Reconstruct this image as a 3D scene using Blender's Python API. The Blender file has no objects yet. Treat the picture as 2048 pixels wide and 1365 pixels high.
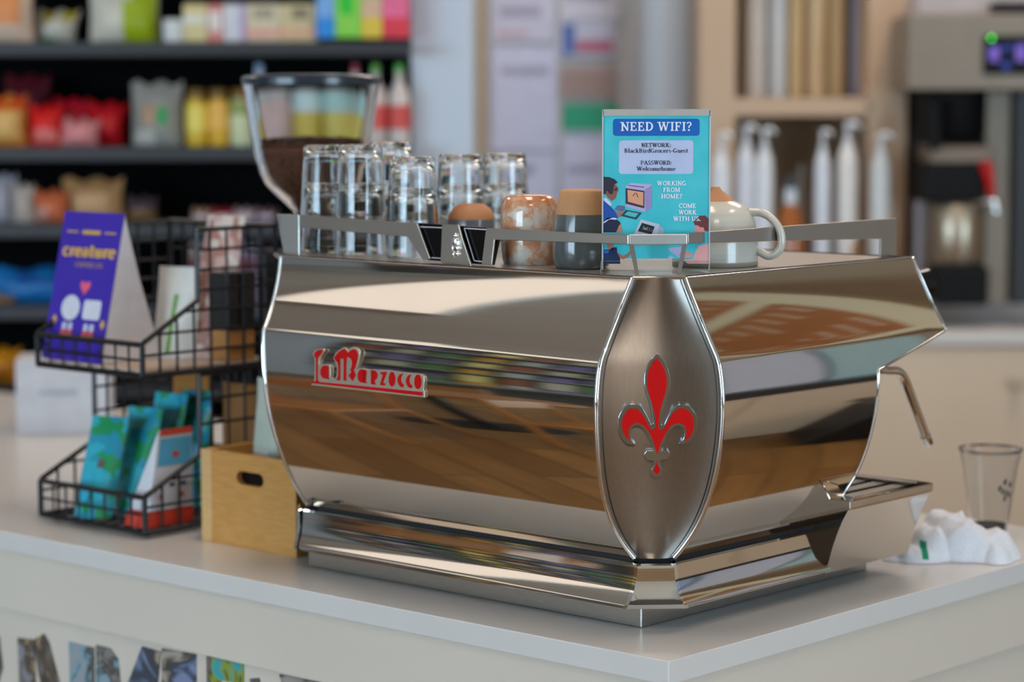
import bpy, math, random
import numpy as np
from mathutils import Vector, Matrix
random.seed(7)
S = bpy.context.scene
COL = S.collection
R = math.radians

# ------------------------------------------------------------------ camera
CT = 0.92                       # height of the bar worktop
FPX = 85 / 36 * 2048            # focal length in pixels of the 2048x1365 frame
CAMZ = CT + 0.70
PITCH, ROLL = R(5.731), R(-0.078)
cam = bpy.data.cameras.new('camera'); camo = bpy.data.objects.new('camera', cam); COL.objects.link(camo)
cam.lens = 85; cam.sensor_width = 36; cam.clip_start = 0.05
camo.location = (0, 0, CAMZ)
camo.rotation_euler = (Matrix.Rotation(R(90) - PITCH, 3, 'X') @ Matrix.Rotation(ROLL, 3, 'Z')).to_euler()
cam.dof.use_dof = True; cam.dof.focus_distance = 3.2; cam.dof.aperture_fstop = 2.5
S.camera = camo

# ------------------------------------------------------------------ light
S.view_settings.view_transform = 'Standard'; S.view_settings.look = 'None'
S.view_settings.exposure = 0.0; S.view_settings.gamma = 1.0; S.view_settings.use_curve_mapping = False
W = bpy.data.worlds.new('overcast sky'); S.world = W; W.use_nodes = True
W.node_tree.nodes['Background'].inputs[0].default_value = (0.58, 0.81, 1.0, 1)
W.node_tree.nodes['Background'].inputs[1].default_value = 12.5
S.cycles.max_bounces = 14; S.cycles.transmission_bounces = 14; S.cycles.glossy_bounces = 8; S.cycles.diffuse_bounces = 4
S.cycles.use_denoising = True; S.cycles.caustics_refractive = True; S.cycles.caustics_reflective = False
S.cycles.sample_clamp_indirect = 4.0
XL, XR, YF, YB, ZC = -10.0, 5.0, -3.0, 7.5, 3.4     # room: left, right, shop front, back wall, ceiling
WINS = [(-9.6, -3.6), (3.8, XR)]                       # shop windows either side of the entrance wall, behind the camera
for x0, x1 in WINS:
    pl = bpy.data.lights.new('shop_window_daylight', 'AREA'); pl.shape = 'RECTANGLE'; pl.size = x1 - x0; pl.size_y = 2.7
    pl.cycles.is_portal = True
    plo = bpy.data.objects.new('shop_window_daylight', pl); COL.objects.link(plo)
    plo.location = ((x0 + x1) / 2, YF + .02, 1.65); plo.rotation_euler = (R(90), 0, 0)
pl = bpy.data.lights.new('added_window_daylight', 'AREA'); pl.shape = 'RECTANGLE'; pl.size = 2.6; pl.size_y = 2.7; pl.cycles.is_portal = True  # unseen side window, added to throw bluer light on the worktop end
plo = bpy.data.objects.new('added_window_daylight', pl); COL.objects.link(plo)
plo.location = (XR - .02, -1.7, 1.65); plo.rotation_euler = (R(90), 0, R(90))

# ------------------------------------------------------------------ helpers
_F = Vector((0, math.cos(PITCH), -math.sin(PITCH)))
_U0 = Vector((1, 0, 0)).cross(_F); _R0 = Vector((1, 0, 0))
_RT = _R0 * math.cos(ROLL) + _U0 * math.sin(ROLL); _UP = -_R0 * math.sin(ROLL) + _U0 * math.cos(ROLL)
def ray(px, py): return _F + _RT * ((px - 1024) / FPX) - _UP * ((py - 682.5) / FPX)
def at(px, py, Y):
    d = ray(px, py); return Vector((0, 0, CAMZ)) + d * (Y / d.y)
OX, OY, TH = 0.18861, 3.11172, R(48.089)            # machine corner on the worktop, heading of its side
UR = Vector((math.cos(TH), math.sin(TH), 0)); UL = Vector((-math.sin(TH), math.cos(TH), 0))
O = Vector((OX, OY, CT))
def wl(a, b, z=0): return O + UL * a + UR * b + Vector((0, 0, z))      # bar coordinates -> world
def onb(px, py, b):                                                     # pixel -> (a, z) on a plane b = const of the bar frame
    d = ray(px, py); c = Vector((0, 0, CAMZ)) - O
    P = c + d * ((b - c.dot(UR)) / d.dot(UR)); return (P.dot(UL), P.z)
def ona(px, py, a):
    d = ray(px, py); c = Vector((0, 0, CAMZ)) - O
    P = c + d * ((a - c.dot(UL)) / d.dot(UL)); return (P.dot(UR), P.z)

class G:
    def __init__(s): s.v = []; s.f = []; s.mi = []
    def add(s, vs, fs, mi=0):
        n = len(s.v); s.v += [tuple(v) for v in vs]; s.f += [tuple(n + i for i in f) for f in fs]; s.mi += [mi] * len(fs); return s
    def box(s, p, q, mi=0):
        x0, y0, z0 = p; x1, y1, z1 = q
        return s.add([(x0,y0,z0),(x1,y0,z0),(x1,y1,z0),(x0,y1,z0),(x0,y0,z1),(x1,y0,z1),(x1,y1,z1),(x0,y1,z1)],
            [(0,3,2,1),(4,5,6,7),(0,1,5,4),(1,2,6,5),(2,3,7,6),(3,0,4,7)], mi)
    def hexa(s, lo, hi, mi=0):      # two quads -> solid
        return s.add(list(lo) + list(hi), [(0,3,2,1),(4,5,6,7),(0,1,5,4),(1,2,6,5),(2,3,7,6),(3,0,4,7)], mi)
    def prism(s, poly, fn, t, mi=0):    # poly (u,v); fn(u,v,w)->xyz ; thickness w in [0,t]
        n = len(poly); vs = [fn(u, v, 0) for u, v in poly] + [fn(u, v, t) for u, v in poly]
        return s.add(vs, [tuple(range(n))[::-1], tuple(range(n, 2*n))] + [(i, (i+1) % n, n + (i+1) % n, n + i) for i in range(n)], mi)
    def face(s, poly, fn, mi=0):
        return s.add([fn(u, v) for u, v in poly], [tuple(range(len(poly)))], mi)
    def tube(s, pts, r, n=8, closed=False, mi=0):
        pts = [Vector(p) for p in pts]; m = len(pts); rs = r if isinstance(r, (list, tuple)) else [r] * m
        vs = []; fs = []; pn = None
        for i, p in enumerate(pts):
            if closed: t = pts[(i+1) % m] - pts[i-1]
            else: t = pts[min(i+1, m-1)] - pts[max(i-1, 0)]
            t.normalize()
            if pn is None: pn = t.orthogonal().normalized()
            else:
                pn = pn - t * pn.dot(t)
                pn = pn.normalized() if pn.length > 1e-6 else t.orthogonal().normalized()
            bn = t.cross(pn)
            for k in range(n):
                a = 2 * math.pi * k / n; vs.append(p + (pn * math.cos(a) + bn * math.sin(a)) * rs[i])
        for i in range(m if closed else m - 1):
            j = (i + 1) % m
            for k in range(n): fs.append((i*n+k, i*n+(k+1) % n, j*n+(k+1) % n, j*n+k))
        if not closed: fs += [tuple(range(n))[::-1], tuple(range((m-1)*n, m*n))]
        return s.add(vs, fs, mi)
    def lathe(s, prof, n=32, c=(0,0,0), mi=0, caps=(True, True), sq=1.0):   # prof: (r,z)
        vs = []; fs = []; m = len(prof)
        for r, z in prof:
            for k in range(n):
                a = 2 * math.pi * k / n; vs.append((c[0] + r*math.cos(a), c[1] + r*math.sin(a)*sq, c[2] + z))
        for i in range(m - 1):
            for k in range(n): fs.append((i*n+k, i*n+(k+1) % n, (i+1)*n+(k+1) % n, (i+1)*n+k))
        if caps[0]: fs.append(tuple(range(n))[::-1])
        if caps[1]: fs.append(tuple(range((m-1)*n, m*n)))
        return s.add(vs, fs, mi)
    def grid(s, rows, mi=0, flip=False):    # rows: list of equal-length point lists
        n = len(rows[0]); vs = [p for r in rows for p in r]; fs = []
        for i in range(len(rows) - 1):
            for k in range(n - 1):
                q = (i*n+k, i*n+k+1, (i+1)*n+k+1, (i+1)*n+k); fs.append(q[::-1] if flip else q)
        return s.add(vs, fs, mi)
    def blob(s, c, r, n=10, m=16, fn=None, mi=0):
        rows = []
        for i in range(n + 1):
            t = math.pi * i / n; row = []
            for k in range(m + 1):
                a = 2*math.pi*k/m; d = Vector((math.sin(t)*math.cos(a), math.sin(t)*math.sin(a), math.cos(t)))
                q = fn(d) if fn else 1.0
                row.append((c[0]+r[0]*d.x*q, c[1]+r[1]*d.y*q, c[2]+r[2]*d.z*q))
            rows.append(row)
        return s.grid(rows, mi, flip=True)

def spline(pts, n=6, closed=False):      # Catmull-Rom through the points
    P = [Vector(p) for p in pts]; m = len(P); out = []
    for i in range(m if closed else m - 1):
        a = P[(i-1) % m] if closed or i else P[0]; b = P[i]; c = P[(i+1) % m]; d = P[(i+2) % m] if closed or i + 2 < m else P[-1]
        for k in range(n):
            t = k / n; out.append(tuple(.5 * ((2*b) + (c-a)*t + (2*a-5*b+4*c-d)*t*t + (3*b-a-3*c+d)*t*t*t)))
    if not closed: out.append(tuple(P[-1]))
    return out
def soften(poly, lim=52):                # round a traced outline, keeping its sharp corners
    n = len(poly); P = [Vector(p) for p in poly]; out = []
    def turn(i):
        a = P[i] - P[i-1]; b = P[(i+1) % n] - P[i]; return math.degrees(a.angle(b, 0))
    sh = [turn(i) > lim for i in range(n)]
    for i in range(n):
        a, b, c, d = P[i-1], P[i], P[(i+1) % n], P[(i+2) % n]; j = (i+1) % n
        if sh[i]: a = b
        if sh[j]: d = c
        for t in (0, .25, .5, .75): out.append(tuple(.5 * ((2*b) + (c-a)*t + (2*a-5*b+4*c-d)*t*t + (3*b-a-3*c+d)*t*t*t)))
    return out
def tag(o, label=None, cat=None, group=None, kind=None):
    if label: o['label'] = label
    if cat: o['category'] = cat
    if group: o['group'] = group
    if kind: o['kind'] = kind
    return o
def thing(name, label, cat, loc=(0,0,0), rz=0, group=None):
    o = bpy.data.objects.new(name, None); COL.objects.link(o); o.empty_display_size = .05
    o.location = loc; o.rotation_euler = (0, 0, rz); return tag(o, label, cat, group)
def ob(name, g, mat, parent=None, smooth=None, bevel=0, loc=None, rz=0, label=None):
    me = bpy.data.meshes.new(name); me.from_pydata(g.v, [], g.f)
    mats = mat if isinstance(mat, (list, tuple)) else [mat]
    for m in mats: me.materials.append(m)
    if len(mats) > 1: me.polygons.foreach_set('material_index', g.mi)
    if smooth is not None:
        me.polygons.foreach_set('use_smooth', [True] * len(me.polygons)); me.set_sharp_from_angle(angle=R(smooth))
    me.update(); o = bpy.data.objects.new(name, me); COL.objects.link(o)
    if parent: o.parent = parent
    if loc is not None: o.location = loc
    if rz: o.rotation_euler = (0, 0, rz)
    if bevel:
        b = o.modifiers.new('bevel', 'BEVEL'); b.width = bevel; b.segments = 2; b.limit_method = 'ANGLE'
    if label: o['label'] = label
    return o
def struct(name, g, mat, **k): return tag(ob(name, g, mat, **k), kind='structure')
def dup(root, loc=None, rz=None, label=None, group=None):
    def cp(o, par):
        c = o.copy(); COL.objects.link(c); c.parent = par
        for ch in list(o.children): cp(ch, c)
        return c
    r = cp(root, None)
    if loc is not None: r.location = loc
    if rz is not None: r.rotation_euler = (0, 0, rz)
    if label: r['label'] = label
    if group: r['group'] = group
    return r

def srgb(c):
    if isinstance(c, str): c = tuple(int(c[i:i+2], 16) / 255 for i in (0, 2, 4))
    return tuple((x / 12.92 if x <= .04045 else ((x + .055) / 1.055) ** 2.4) for x in c) + (1,)
_M = {}
def M(name, color='808080', rough=.5, metal=0, var=.06, scale=30, coat=0, emit=0, trans=0, ior=1.45, spec=.5, stretch=(1,1,1), bump=0, color2=None, aniso=0):
    if name in _M: return _M[name]
    m = bpy.data.materials.new(name); m.use_nodes = True; nt = m.node_tree; b = nt.nodes['Principled BSDF']
    c = srgb(color); L = nt.links.new
    tc = nt.nodes.new('ShaderNodeTexCoord'); mp = nt.nodes.new('ShaderNodeMapping'); mp.inputs['Scale'].default_value = stretch
    nz = nt.nodes.new('ShaderNodeTexNoise'); nz.inputs['Scale'].default_value = scale; nz.inputs['Detail'].default_value = 3
    L(tc.outputs['Object'], mp.inputs[0]); L(mp.outputs[0], nz.inputs['Vector'])
    rp = nt.nodes.new('ShaderNodeValToRGB'); rp.color_ramp.elements[0].position = .3; rp.color_ramp.elements[1].position = .7
    if color2: c0, c1 = c, srgb(color2)
    else: c0 = tuple(min(1, x * (1 - var)) for x in c[:3]) + (1,); c1 = tuple(min(1, x * (1 + var)) for x in c[:3]) + (1,)
    rp.color_ramp.elements[0].color = c0; rp.color_ramp.elements[1].color = c1
    L(nz.outputs['Fac'], rp.inputs[0]); L(rp.outputs[0], b.inputs['Base Color'])
    b.inputs['Roughness'].default_value = rough; b.inputs['Metallic'].default_value = metal
    b.inputs['Coat Weight'].default_value = coat; b.inputs['Coat Roughness'].default_value = .08
    b.inputs['Transmission Weight'].default_value = trans; b.inputs['IOR'].default_value = ior
    b.inputs['Specular IOR Level'].default_value = spec
    if aniso: b.inputs['Anisotropic'].default_value = aniso
    if emit: b.inputs['Emission Color'].default_value = c; b.inputs['Emission Strength'].default_value = emit
    if bump:
        bp = nt.nodes.new('ShaderNodeBump'); bp.inputs['Strength'].default_value = bump; bp.inputs['Distance'].default_value = .002
        L(nz.outputs['Fac'], bp.inputs['Height']); L(bp.outputs[0], b.inputs['Normal'])
    _M[name] = m; return m
def C(col, rough=.55, **k): return M('paint_%s_%d' % (col, int(rough*100)), col, rough, **k)

steel = M('polished_steel', 'd6d0c8', .045, 1, var=.02, scale=6)
chrome = M('chrome', 'e8e8e8', .03, 1, var=.01)
brushed = M('brushed_steel', 'b8b2aa', .28, 1, var=.10, scale=60, stretch=(1, 1, 30))
brushed_h = M('brushed_rail_steel', 'c0b6ac', .32, 1, var=.12, scale=40, stretch=(25, 25, 60))
satin = M('satin_medallion_steel', 'a29c95', .17, 1, var=.05, scale=25, stretch=(12, 12, 1))
nt_ = satin.node_tree; bs_ = nt_.nodes['Principled BSDF']; cv_ = nt_.nodes.new('ShaderNodeCombineXYZ'); cv_.inputs[2].default_value = 1
nt_.links.new(cv_.outputs[0], bs_.inputs['Tangent']); bs_.inputs['Anisotropic'].default_value = 1.0; bs_.inputs['Roughness'].default_value = .34
black = M('black_plastic', '141416', .45)
blackgloss = M('black_gloss', '0c0c0e', .12)
red = M('red_enamel', 'c4070c', .25, coat=.15, var=.02)
glassm = M('clear_glass', 'fafcfc', 0.0, trans=1, ior=1.46, var=0)
white = M('white_paper', 'e6e6ea', .6)
creamp = M('cream_laminate', 'd8cdbf', .45, var=.02, scale=4)
topm = M('worktop_laminate', 'd8d4d0', .32, var=.02, scale=5, coat=.1)

# ------------------------------------------------------------------ the room
def wood_floor():
    m = bpy.data.materials.new('oak_floor'); m.use_nodes = True; nt = m.node_tree; b = nt.nodes['Principled BSDF']; L = nt.links.new
    tc = nt.nodes.new('ShaderNodeTexCoord'); br = nt.nodes.new('ShaderNodeTexBrick')
    br.inputs['Color1'].default_value = srgb('b3844f'); br.inputs['Color2'].default_value = srgb('93683b'); br.inputs['Mortar'].default_value = srgb('3a2614')
    br.inputs['Scale'].default_value = 1; br.inputs['Brick Width'].default_value = 1.4; br.inputs['Row Height'].default_value = .14; br.inputs['Mortar Size'].default_value = .003
    nz = nt.nodes.new('ShaderNodeTexNoise'); nz.inputs['Scale'].default_value = 9; nz.inputs['Detail'].default_value = 6
    mp = nt.nodes.new('ShaderNodeMapping'); mp.inputs['Scale'].default_value = (.25, 3, 1)
    mx = nt.nodes.new('ShaderNodeMixRGB'); mx.blend_type = 'MULTIPLY'; mx.inputs[0].default_value = .55
    L(tc.outputs['Object'], br.inputs['Vector']); L(tc.outputs['Object'], mp.inputs[0]); L(mp.outputs[0], nz.inputs['Vector'])
    L(br.outputs['Color'], mx.inputs[1]); L(nz.outputs['Fac'], mx.inputs[2]); L(mx.outputs[0], b.inputs['Base Color'])
    b.inputs['Roughness'].default_value = .38; return m
wallm = M('beige_wall_paint', 'd3c2a8', .7, var=.02, scale=2)
wallw = M('white_wall_paint', 'c9ccd2', .7, var=.02, scale=2)
ceilm = M('grey_ceiling_paint', 'cabdb0', .8, var=.04, scale=2)
struct('floor', G().box((XL, YF, -.1), (XR, YB, 0)), wood_floor())
struct('ceiling', G().box((XL, YF, ZC), (XR, YB, ZC + .1)), ceilm)
struct('wall_back', G().box((XL, YB, 0), (XR, YB + .1, ZC)), wallw)
struct('wall_left', G().box((XL - .1, YF, 0), (XL, YB, ZC)), M('pale_blue_wall_paint', 'e4ecf2', .7, var=.02, scale=2))
struct('wall_right', G().box((XR, -.4, 0), (XR + .1, YB, ZC)).box((XR, YF, 0), (XR + .1, -.4, .3)).box((XR, YF, 3.0), (XR + .1, -.4, ZC)), wallm)
g = G().box((XL, YF - .1, 0), (XR, YF, .3)).box((XL, YF - .1, 3.0), (XR, YF, ZC)).box((-3.6, YF - .1, .3), (3.8, YF, 3.0)).box((XL, YF - .1, .3), (-9.6, YF, 3.0))
struct('wall_front', g, M('taupe_wall_paint', '5c5148', .7, var=.03, scale=2))
g = G()
for x in (-9.6, -7.6, -5.6, -3.6, 3.8, 4.96): g.box((x - .04, YF - .08, .3), (x + .04, YF - .02, 3.0))
struct('window_1', g, black)
for i, x in enumerate((-1.35, .75)):  # unseen pale doors, added so the medallion reflects vertical streaks
    d_ = struct('door_%d' % (i + 1), G().box((x, YF, 0), (x + .55, YF + .05, 2.2)), M('pale_added_door', 'd8cdbd', .5, var=.02), bevel=.01)
    ob('door_handle', G().tube([(x + .08, YF + .09, .95), (x + .08, YF + .09, 1.25)], .012, 8), chrome, d_)
g = G()
for y in (-1.7, -.44): g.box((XR + .02, y - .04, .3), (XR + .08, y + .04, 3.0))
struct('added_window', g, black)  # frame bars of the added side window

def lum(name, col, e):
    m = bpy.data.materials.new(name); m.use_nodes = True; nt = m.node_tree; nt.nodes.remove(nt.nodes['Principled BSDF'])
    em = nt.nodes.new('ShaderNodeEmission'); em.inputs[0].default_value = srgb(col); em.inputs[1].default_value = e
    nt.links.new(em.outputs[0], nt.nodes['Material Output'].inputs[0]); return m
warm = lum('warm_diffuser', 'fff0e2', 10.3)
soft = lum('soft_cove_diffuser', 'fff4e8', 1.22)
# long luminous ceiling trough on the left, mirrored in the upper back panel of the machine
def quad_light(name, pts, label, cat, lm=None):
    t = thing(name, label, cat, (pts[0][0], pts[0][1], ZC - .03))
    c = [(x - pts[0][0], y - pts[0][1]) for x, y in pts]
    ob('diffuser', G().add([(x, y, 0) for x, y in c], [(3, 2, 1, 0)]), lm or warm, t)
    g = G(); n = len(c)
    for i in range(n): g.tube([(c[i][0], c[i][1], .012), (c[(i+1) % n][0], c[(i+1) % n][1], .012)], .018, 4)
    ob('frame', g, M('white_metal', 'e4e2de', .5), t); return t
quad_light('ceiling_light', [(-4.25, 3.45), (-4.95, 4.0), (-9.7, 2.05), (-9.7, 1.1)], 'long warm ceiling light mirrored as the pale band on the machine back', 'ceiling light', soft)
for i, (x, y, w, d) in enumerate([(-.15, -.2, .8, 1.1), (1.3, 2.9, .4, .8), (1.1, 5.0, .7, 1.4), (-2.2, 5.3, .5, 1.4), (-.3, 2.6, .5, 1.3), (-.4, 6.55, 1.2, .5)]):  # unseen ceiling panels, added to light worktop, notice wall and chrome base corner
    quad_light('added_ceiling_panel', [(x, y), (x + w, y), (x + w, y + d), (x, y + d)],
        'square ceiling panel light added out of view, ' + ['above the place where the camera stands', 'right above the customer side', 'over the aisle behind the machine', 'over the dark grocery shelves', 'straight above the espresso machine', 'washing the notice wall'][i], 'ceiling light')

# ------------------------------------------------------------------ the bar
A0, A1, B0, B1 = -.104, 3.3, -.106, 1.03
wt = tag(ob('worktop', G().box((B0, A0, -.031), (B1, A1, 0)), topm, loc=O, rz=TH, bevel=.0012), 'pale grey worktop of the bar under the espresso machine', 'worktop')
bc = thing('bar_cabinet', 'cream panelled bar cabinet under the pale worktop', 'cabinet', wl(0, 0, -CT), TH)
ob('apron', G().box((B0 + .008, A0 + .008, CT - .132), (B1 - .01, A1, CT - .0315)), creamp, bc, bevel=.0015)
for i in range(4):
    a0 = A0 + .03 + i * .8
    ob('front_panel', G().box((B0 + .018, a0, .0), (B0 + .04, min(a0 + .797, A1), CT - .134)), creamp, bc, bevel=.001)
ob('end_panel', G().box((B0 + .04, A0 + .018, 0), (B1 - .04, A0 + .04, CT - .134)), creamp, bc)
ob('rear_panel', G().box((B1 - .06, A0 + .04, 0), (B1 - .04, A1, CT - .134)), creamp, bc)
def collage(i, c1, c2, c3, sc):
    m = bpy.data.materials.new('photo_collage_%d' % i); m.use_nodes = True; nt = m.node_tree; b = nt.nodes['Principled BSDF']; L = nt.links.new
    tc = nt.nodes.new('ShaderNodeTexCoord'); nz = nt.nodes.new('ShaderNodeTexNoise'); nz.inputs['Scale'].default_value = sc; nz.inputs['Detail'].default_value = 2; nz.inputs['Distortion'].default_value = 1.4
    mp = nt.nodes.new('ShaderNodeMapping'); mp.inputs['Location'].default_value = (i * 3.1, i, i * 1.7)
    rp = nt.nodes.new('ShaderNodeValToRGB'); e = rp.color_ramp.elements; e[0].position = .36; e[0].color = srgb(c1); e[1].position = .64; e[1].color = srgb(c3)
    k = e.new(.47); k.color = srgb(c2); k = e.new(.55); k.color = srgb('4a423c'); 
    L(tc.outputs['Object'], mp.inputs[0]); L(mp.outputs[0], nz.inputs['Vector']); L(nz.outputs['Fac'], rp.inputs[0]); L(rp.outputs[0], b.inputs['Base Color']); b.inputs['Roughness'].default_value = .5; return m
def letter(polys, mat, label):
    o = G()
    for p in polys: o.prism(p, lambda u, v, w: (B0 + .018 - w, u, v + CT), .003)
    tag(ob('photo_letter', o, mat, loc=wl(0, 0, -CT), rz=TH), label, 'letter', 'photo filled letters on the bar front')
cm = [collage(1, '8a8a92', '6a5c50', 'a48a68', 16), collage(2, '9a9ea4', '7ea0ac', '86827c', 14), collage(3, '7c88a8', '3c4858', 'a89c90', 12), collage(4, '3aa4ac', '8c9c34', '7a6a68', 20), collage(5, '70686a', '5c5048', 'a09690', 16)]
letter([[(1.337,-.183),(1.311,-.183),(1.304,-.235),(1.337,-.30)]], cm[4], 'photo letter cut off at the left picture edge below the rack')
letter([[(1.259,-.177),(1.217,-.174),(1.214,-.36),(1.255,-.36)],[(1.217,-.174),(1.191,-.160),(1.178,-.172),(1.125,-.30),(1.125,-.36),(1.15,-.36),(1.205,-.23)]], cm[0], 'photo letter with a slanting tan stroke, second from the left')
letter([[(1.124,-.163),(1.063,-.164),(1.063,-.36),(1.124,-.36)],[(1.056,-.158),(1.021,-.158),(1.003,-.173),(.998,-.21),(1.01,-.26),(1.056,-.27)]], cm[1], 'grey blue photo letter with a rounded right side')
letter([[(.942,-.143),(.899,-.145),(.935,-.36),(.975,-.36),(.985,-.22)],[(.895,-.139),(.816,-.136),(.82,-.36),(.90,-.36)]], cm[2], 'photo letter with blue patches and a wide right stem')
letter([[(.791,-.135),(.709,-.134),(.709,-.165),(.76,-.167),(.76,-.36),(.791,-.36)]], cm[3], 'photo letter with bright turquoise and lime top')
letter([[(.694,-.154),(.675,-.15),(.64,-.36),(.66,-.36)],[(.63,-.137),(.528,-.135),(.528,-.36),(.56,-.36),(.60,-.20)]], cm[4], 'photo letter just showing under the machine corner')

# ------------------------------------------------------------------ espresso machine (frame: x = b along its side, y = a along its back)
MW = .724; ZT = .4695; ZK = .364
_pl = np.polyfit([.0965,.1385,.1741,.2418,.3029,.33,.364], [-.004,.022,.042,.066,.0735,.073,.068], 3)
_pu = np.polyfit([.364,.39,.42,.445,.4695], [.068,.055,.043,.034,.030], 2)
def pz(z): return float(np.polyval(_pu if z > ZK else _pl, z))
_cl = np.polyfit([.093,.135,.174,.243,.305,.364], [.0324,.0719,.0938,.110,.1145,.1068], 4)
def cz(z): return float(np.polyval(_cl, z)) if z <= ZK else float(np.interp(z, [.364,.418,.4695], [.1068,.0758,.047]))
def far_rim(z): return float(np.interp(z, [.0934,.1316,.1858,.2391,.2912,.3352,.3656,.3998,.4357,.4705], [.666,.670,.6706,.6713,.6722,.6767,.6795,.680,.681,.683]))
def fb(z): return float(np.interp(z, [.0965,.145,.17,.206,.25,.285,.321,.364,.40,.436,.4705], [.388,.395,.402,.4035,.403,.403,.4035,.5891,.5814,.5714,.5549]))
ZR = sorted(set([.0985 + (.321 - .0985) * i / 22 for i in range(23)] + [.321 + (.3625 - .321) * i / 6 for i in range(7)] + [.3652 + (ZT - .3652) * i / 12 for i in range(13)]))
mach = thing('espresso_machine', 'mirror polished steel espresso machine with red lily emblem standing on the bar', 'espresso machine', wl(0, 0, 0), TH)
def mob(name, g, mat, par=None, **k): return ob(name, g, mat, par or mach, **k)
mob('plinth', G().box((.02, .0416, 0), (.555, .683, .037)), brushed, bevel=.0015)
mob('screw', G().tube([(.21,.0418,.021),(.21,.0385,.021)], .0035, 10), chrome)
mob('inner_body', G().prism([(.004,.048),(.048,.004),(.398,.004),(.398,.70),(.03,.70),(.004,.64)], lambda u, v, w: (u, v, .05 + w), .40), black)
# panels
def backrow(z):
    p = pz(z); a0, a1 = -p + cz(z), far_rim(z); return [(-p, a0 + (a1 - a0) * k / 12, z) for k in range(13)]
back = mob('back_panel', G().grid([backrow(z) for z in ZR]), steel, smooth=60)
def siderow(z):
    p = pz(z); b0, b1 = -p + cz(z), fb(z); return [(b0 + (b1 - b0) * k / 12, -p, z) for k in range(13)]
side = mob('side_panel', G().grid([siderow(z) for z in ZR], flip=True), steel, smooth=60)
def side2row(z):
    p = pz(z); b0, b1 = -p + (MW + p - far_rim(z)), fb(z); return [(b0 + (b1 - b0) * k / 6, MW + p, z) for k in range(7)]
mob('side_panel', G().grid([side2row(z) for z in ZR]), steel, smooth=60)
Q2 = math.sqrt(.5)
def medpt(s, z, off=0.0):
    m = -pz(z) + cz(z) / 2 - off * Q2; return (m - s * Q2, m + s * Q2, z)
ZM = [.0965 + (ZT + .001 - .0965) * i / 40 for i in range(41)]
def medrow(z, ins=.003):
    h = cz(z) * Q2 - ins; return [medpt(h * (1 - 2 * k / 12), z, .005 * (1 - (1 - 2*k/12) ** 2)) for k in range(13)]
med = mob('medallion_panel', G().grid([medrow(z) for z in ZM], flip=True), satin, smooth=60)
def med2row(z):
    p = pz(z); c = MW + p - far_rim(z); return [(-p + c * k / 6, MW + p - c * (1 - k / 6), z) for k in range(7)]
mob('medallion_panel', G().grid([med2row(z) for z in ZM]), satin, smooth=60)
rl = [(-pz(z) - .001, -pz(z) + cz(z), z) for z in ZM]; rr = [(-pz(z) + cz(z), -pz(z) - .001, z) for z in ZM]
mob('rim', G().tube(rl, .0034, 10), chrome, smooth=60); mob('rim', G().tube(rr, .0034, 10), chrome, smooth=60)
rl2 = [medpt(cz(z) * Q2 - .0065, z, .0008) for z in ZM]; rr2 = [medpt(-cz(z) * Q2 + .0065, z, .0008) for z in ZM]
mob('rim_gap_line', G().tube(rl2, .0008, 6), black); mob('rim_gap_line', G().tube(rr2, .0008, 6), black)  # black tubes draw the shaded gap inside each rim
mob('rim', G().tube([rl[-1], medpt(0, ZT + .001, .002), rr[-1]], .003, 10), chrome, smooth=60)
mob('rim', G().tube([(-pz(z) - .0008, far_rim(z), z) for z in ZR], .0024, 8), chrome, smooth=60)
mob('front_rim', G().tube([(fb(z), -pz(z) - .0006, z) for z in ZR], .0016, 8), chrome, smooth=60)
mob('top_edge', G().tube([(-.030, .018, ZT), (-.030, .682, ZT)], .0016, 8), chrome, smooth=60)
mob('top_edge', G().tube([(.018, -.030, ZT), (.553, -.030, ZT)], .0016, 8), chrome, smooth=60)
# red lily emblem on the medallion
FR = [[.0041,.3684],[-.0017,.3608],[-.0063,.3503],[-.0082,.3398],[-.0075,.3292],[-.0049,.3186],[-.0016,.3094],[.0009,.2974],[.0021,.2839],[.0016,.2772],[-.0014,.2751],[-.0047,.2771],[-.0085,.2838],[-.0144,.2946],[-.0209,.3012],[-.0275,.3035],[-.0342,.3018],[-.0396,.2963],[-.043,.2889],[-.0436,.2795],[-.0414,.27],[-.0363,.2632],[-.033,.2612],[-.0338,.2673],[-.034,.2741],[-.0312,.2809],[-.0251,.284],[-.0212,.2841],[-.0146,.2811],[-.0094,.2743],[-.0049,.2662],[-.0005,.2553],[.0021,.2443],[.0038,.2443],[.006,.2526],[.0103,.265],[.0159,.2746],[.0219,.2814],[.0273,.2845],[.0319,.2846],[.0372,.2815],[.0404,.2761],[.0407,.2694],[.0388,.2618],[.0436,.266],[.0477,.2735],[.0492,.283],[.0479,.2924],[.0434,.2997],[.0374,.3034],[.0308,.303],[.0248,.2982],[.0194,.2901],[.0153,.282],[.0119,.2766],[.0092,.2752],[.0064,.2786],[.0062,.2867],[.0076,.2974],[.0103,.3081],[.0137,.3188],[.0166,.3294],[.0172,.3399],[.0156,.3504],[.0109,.3609]]
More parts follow.
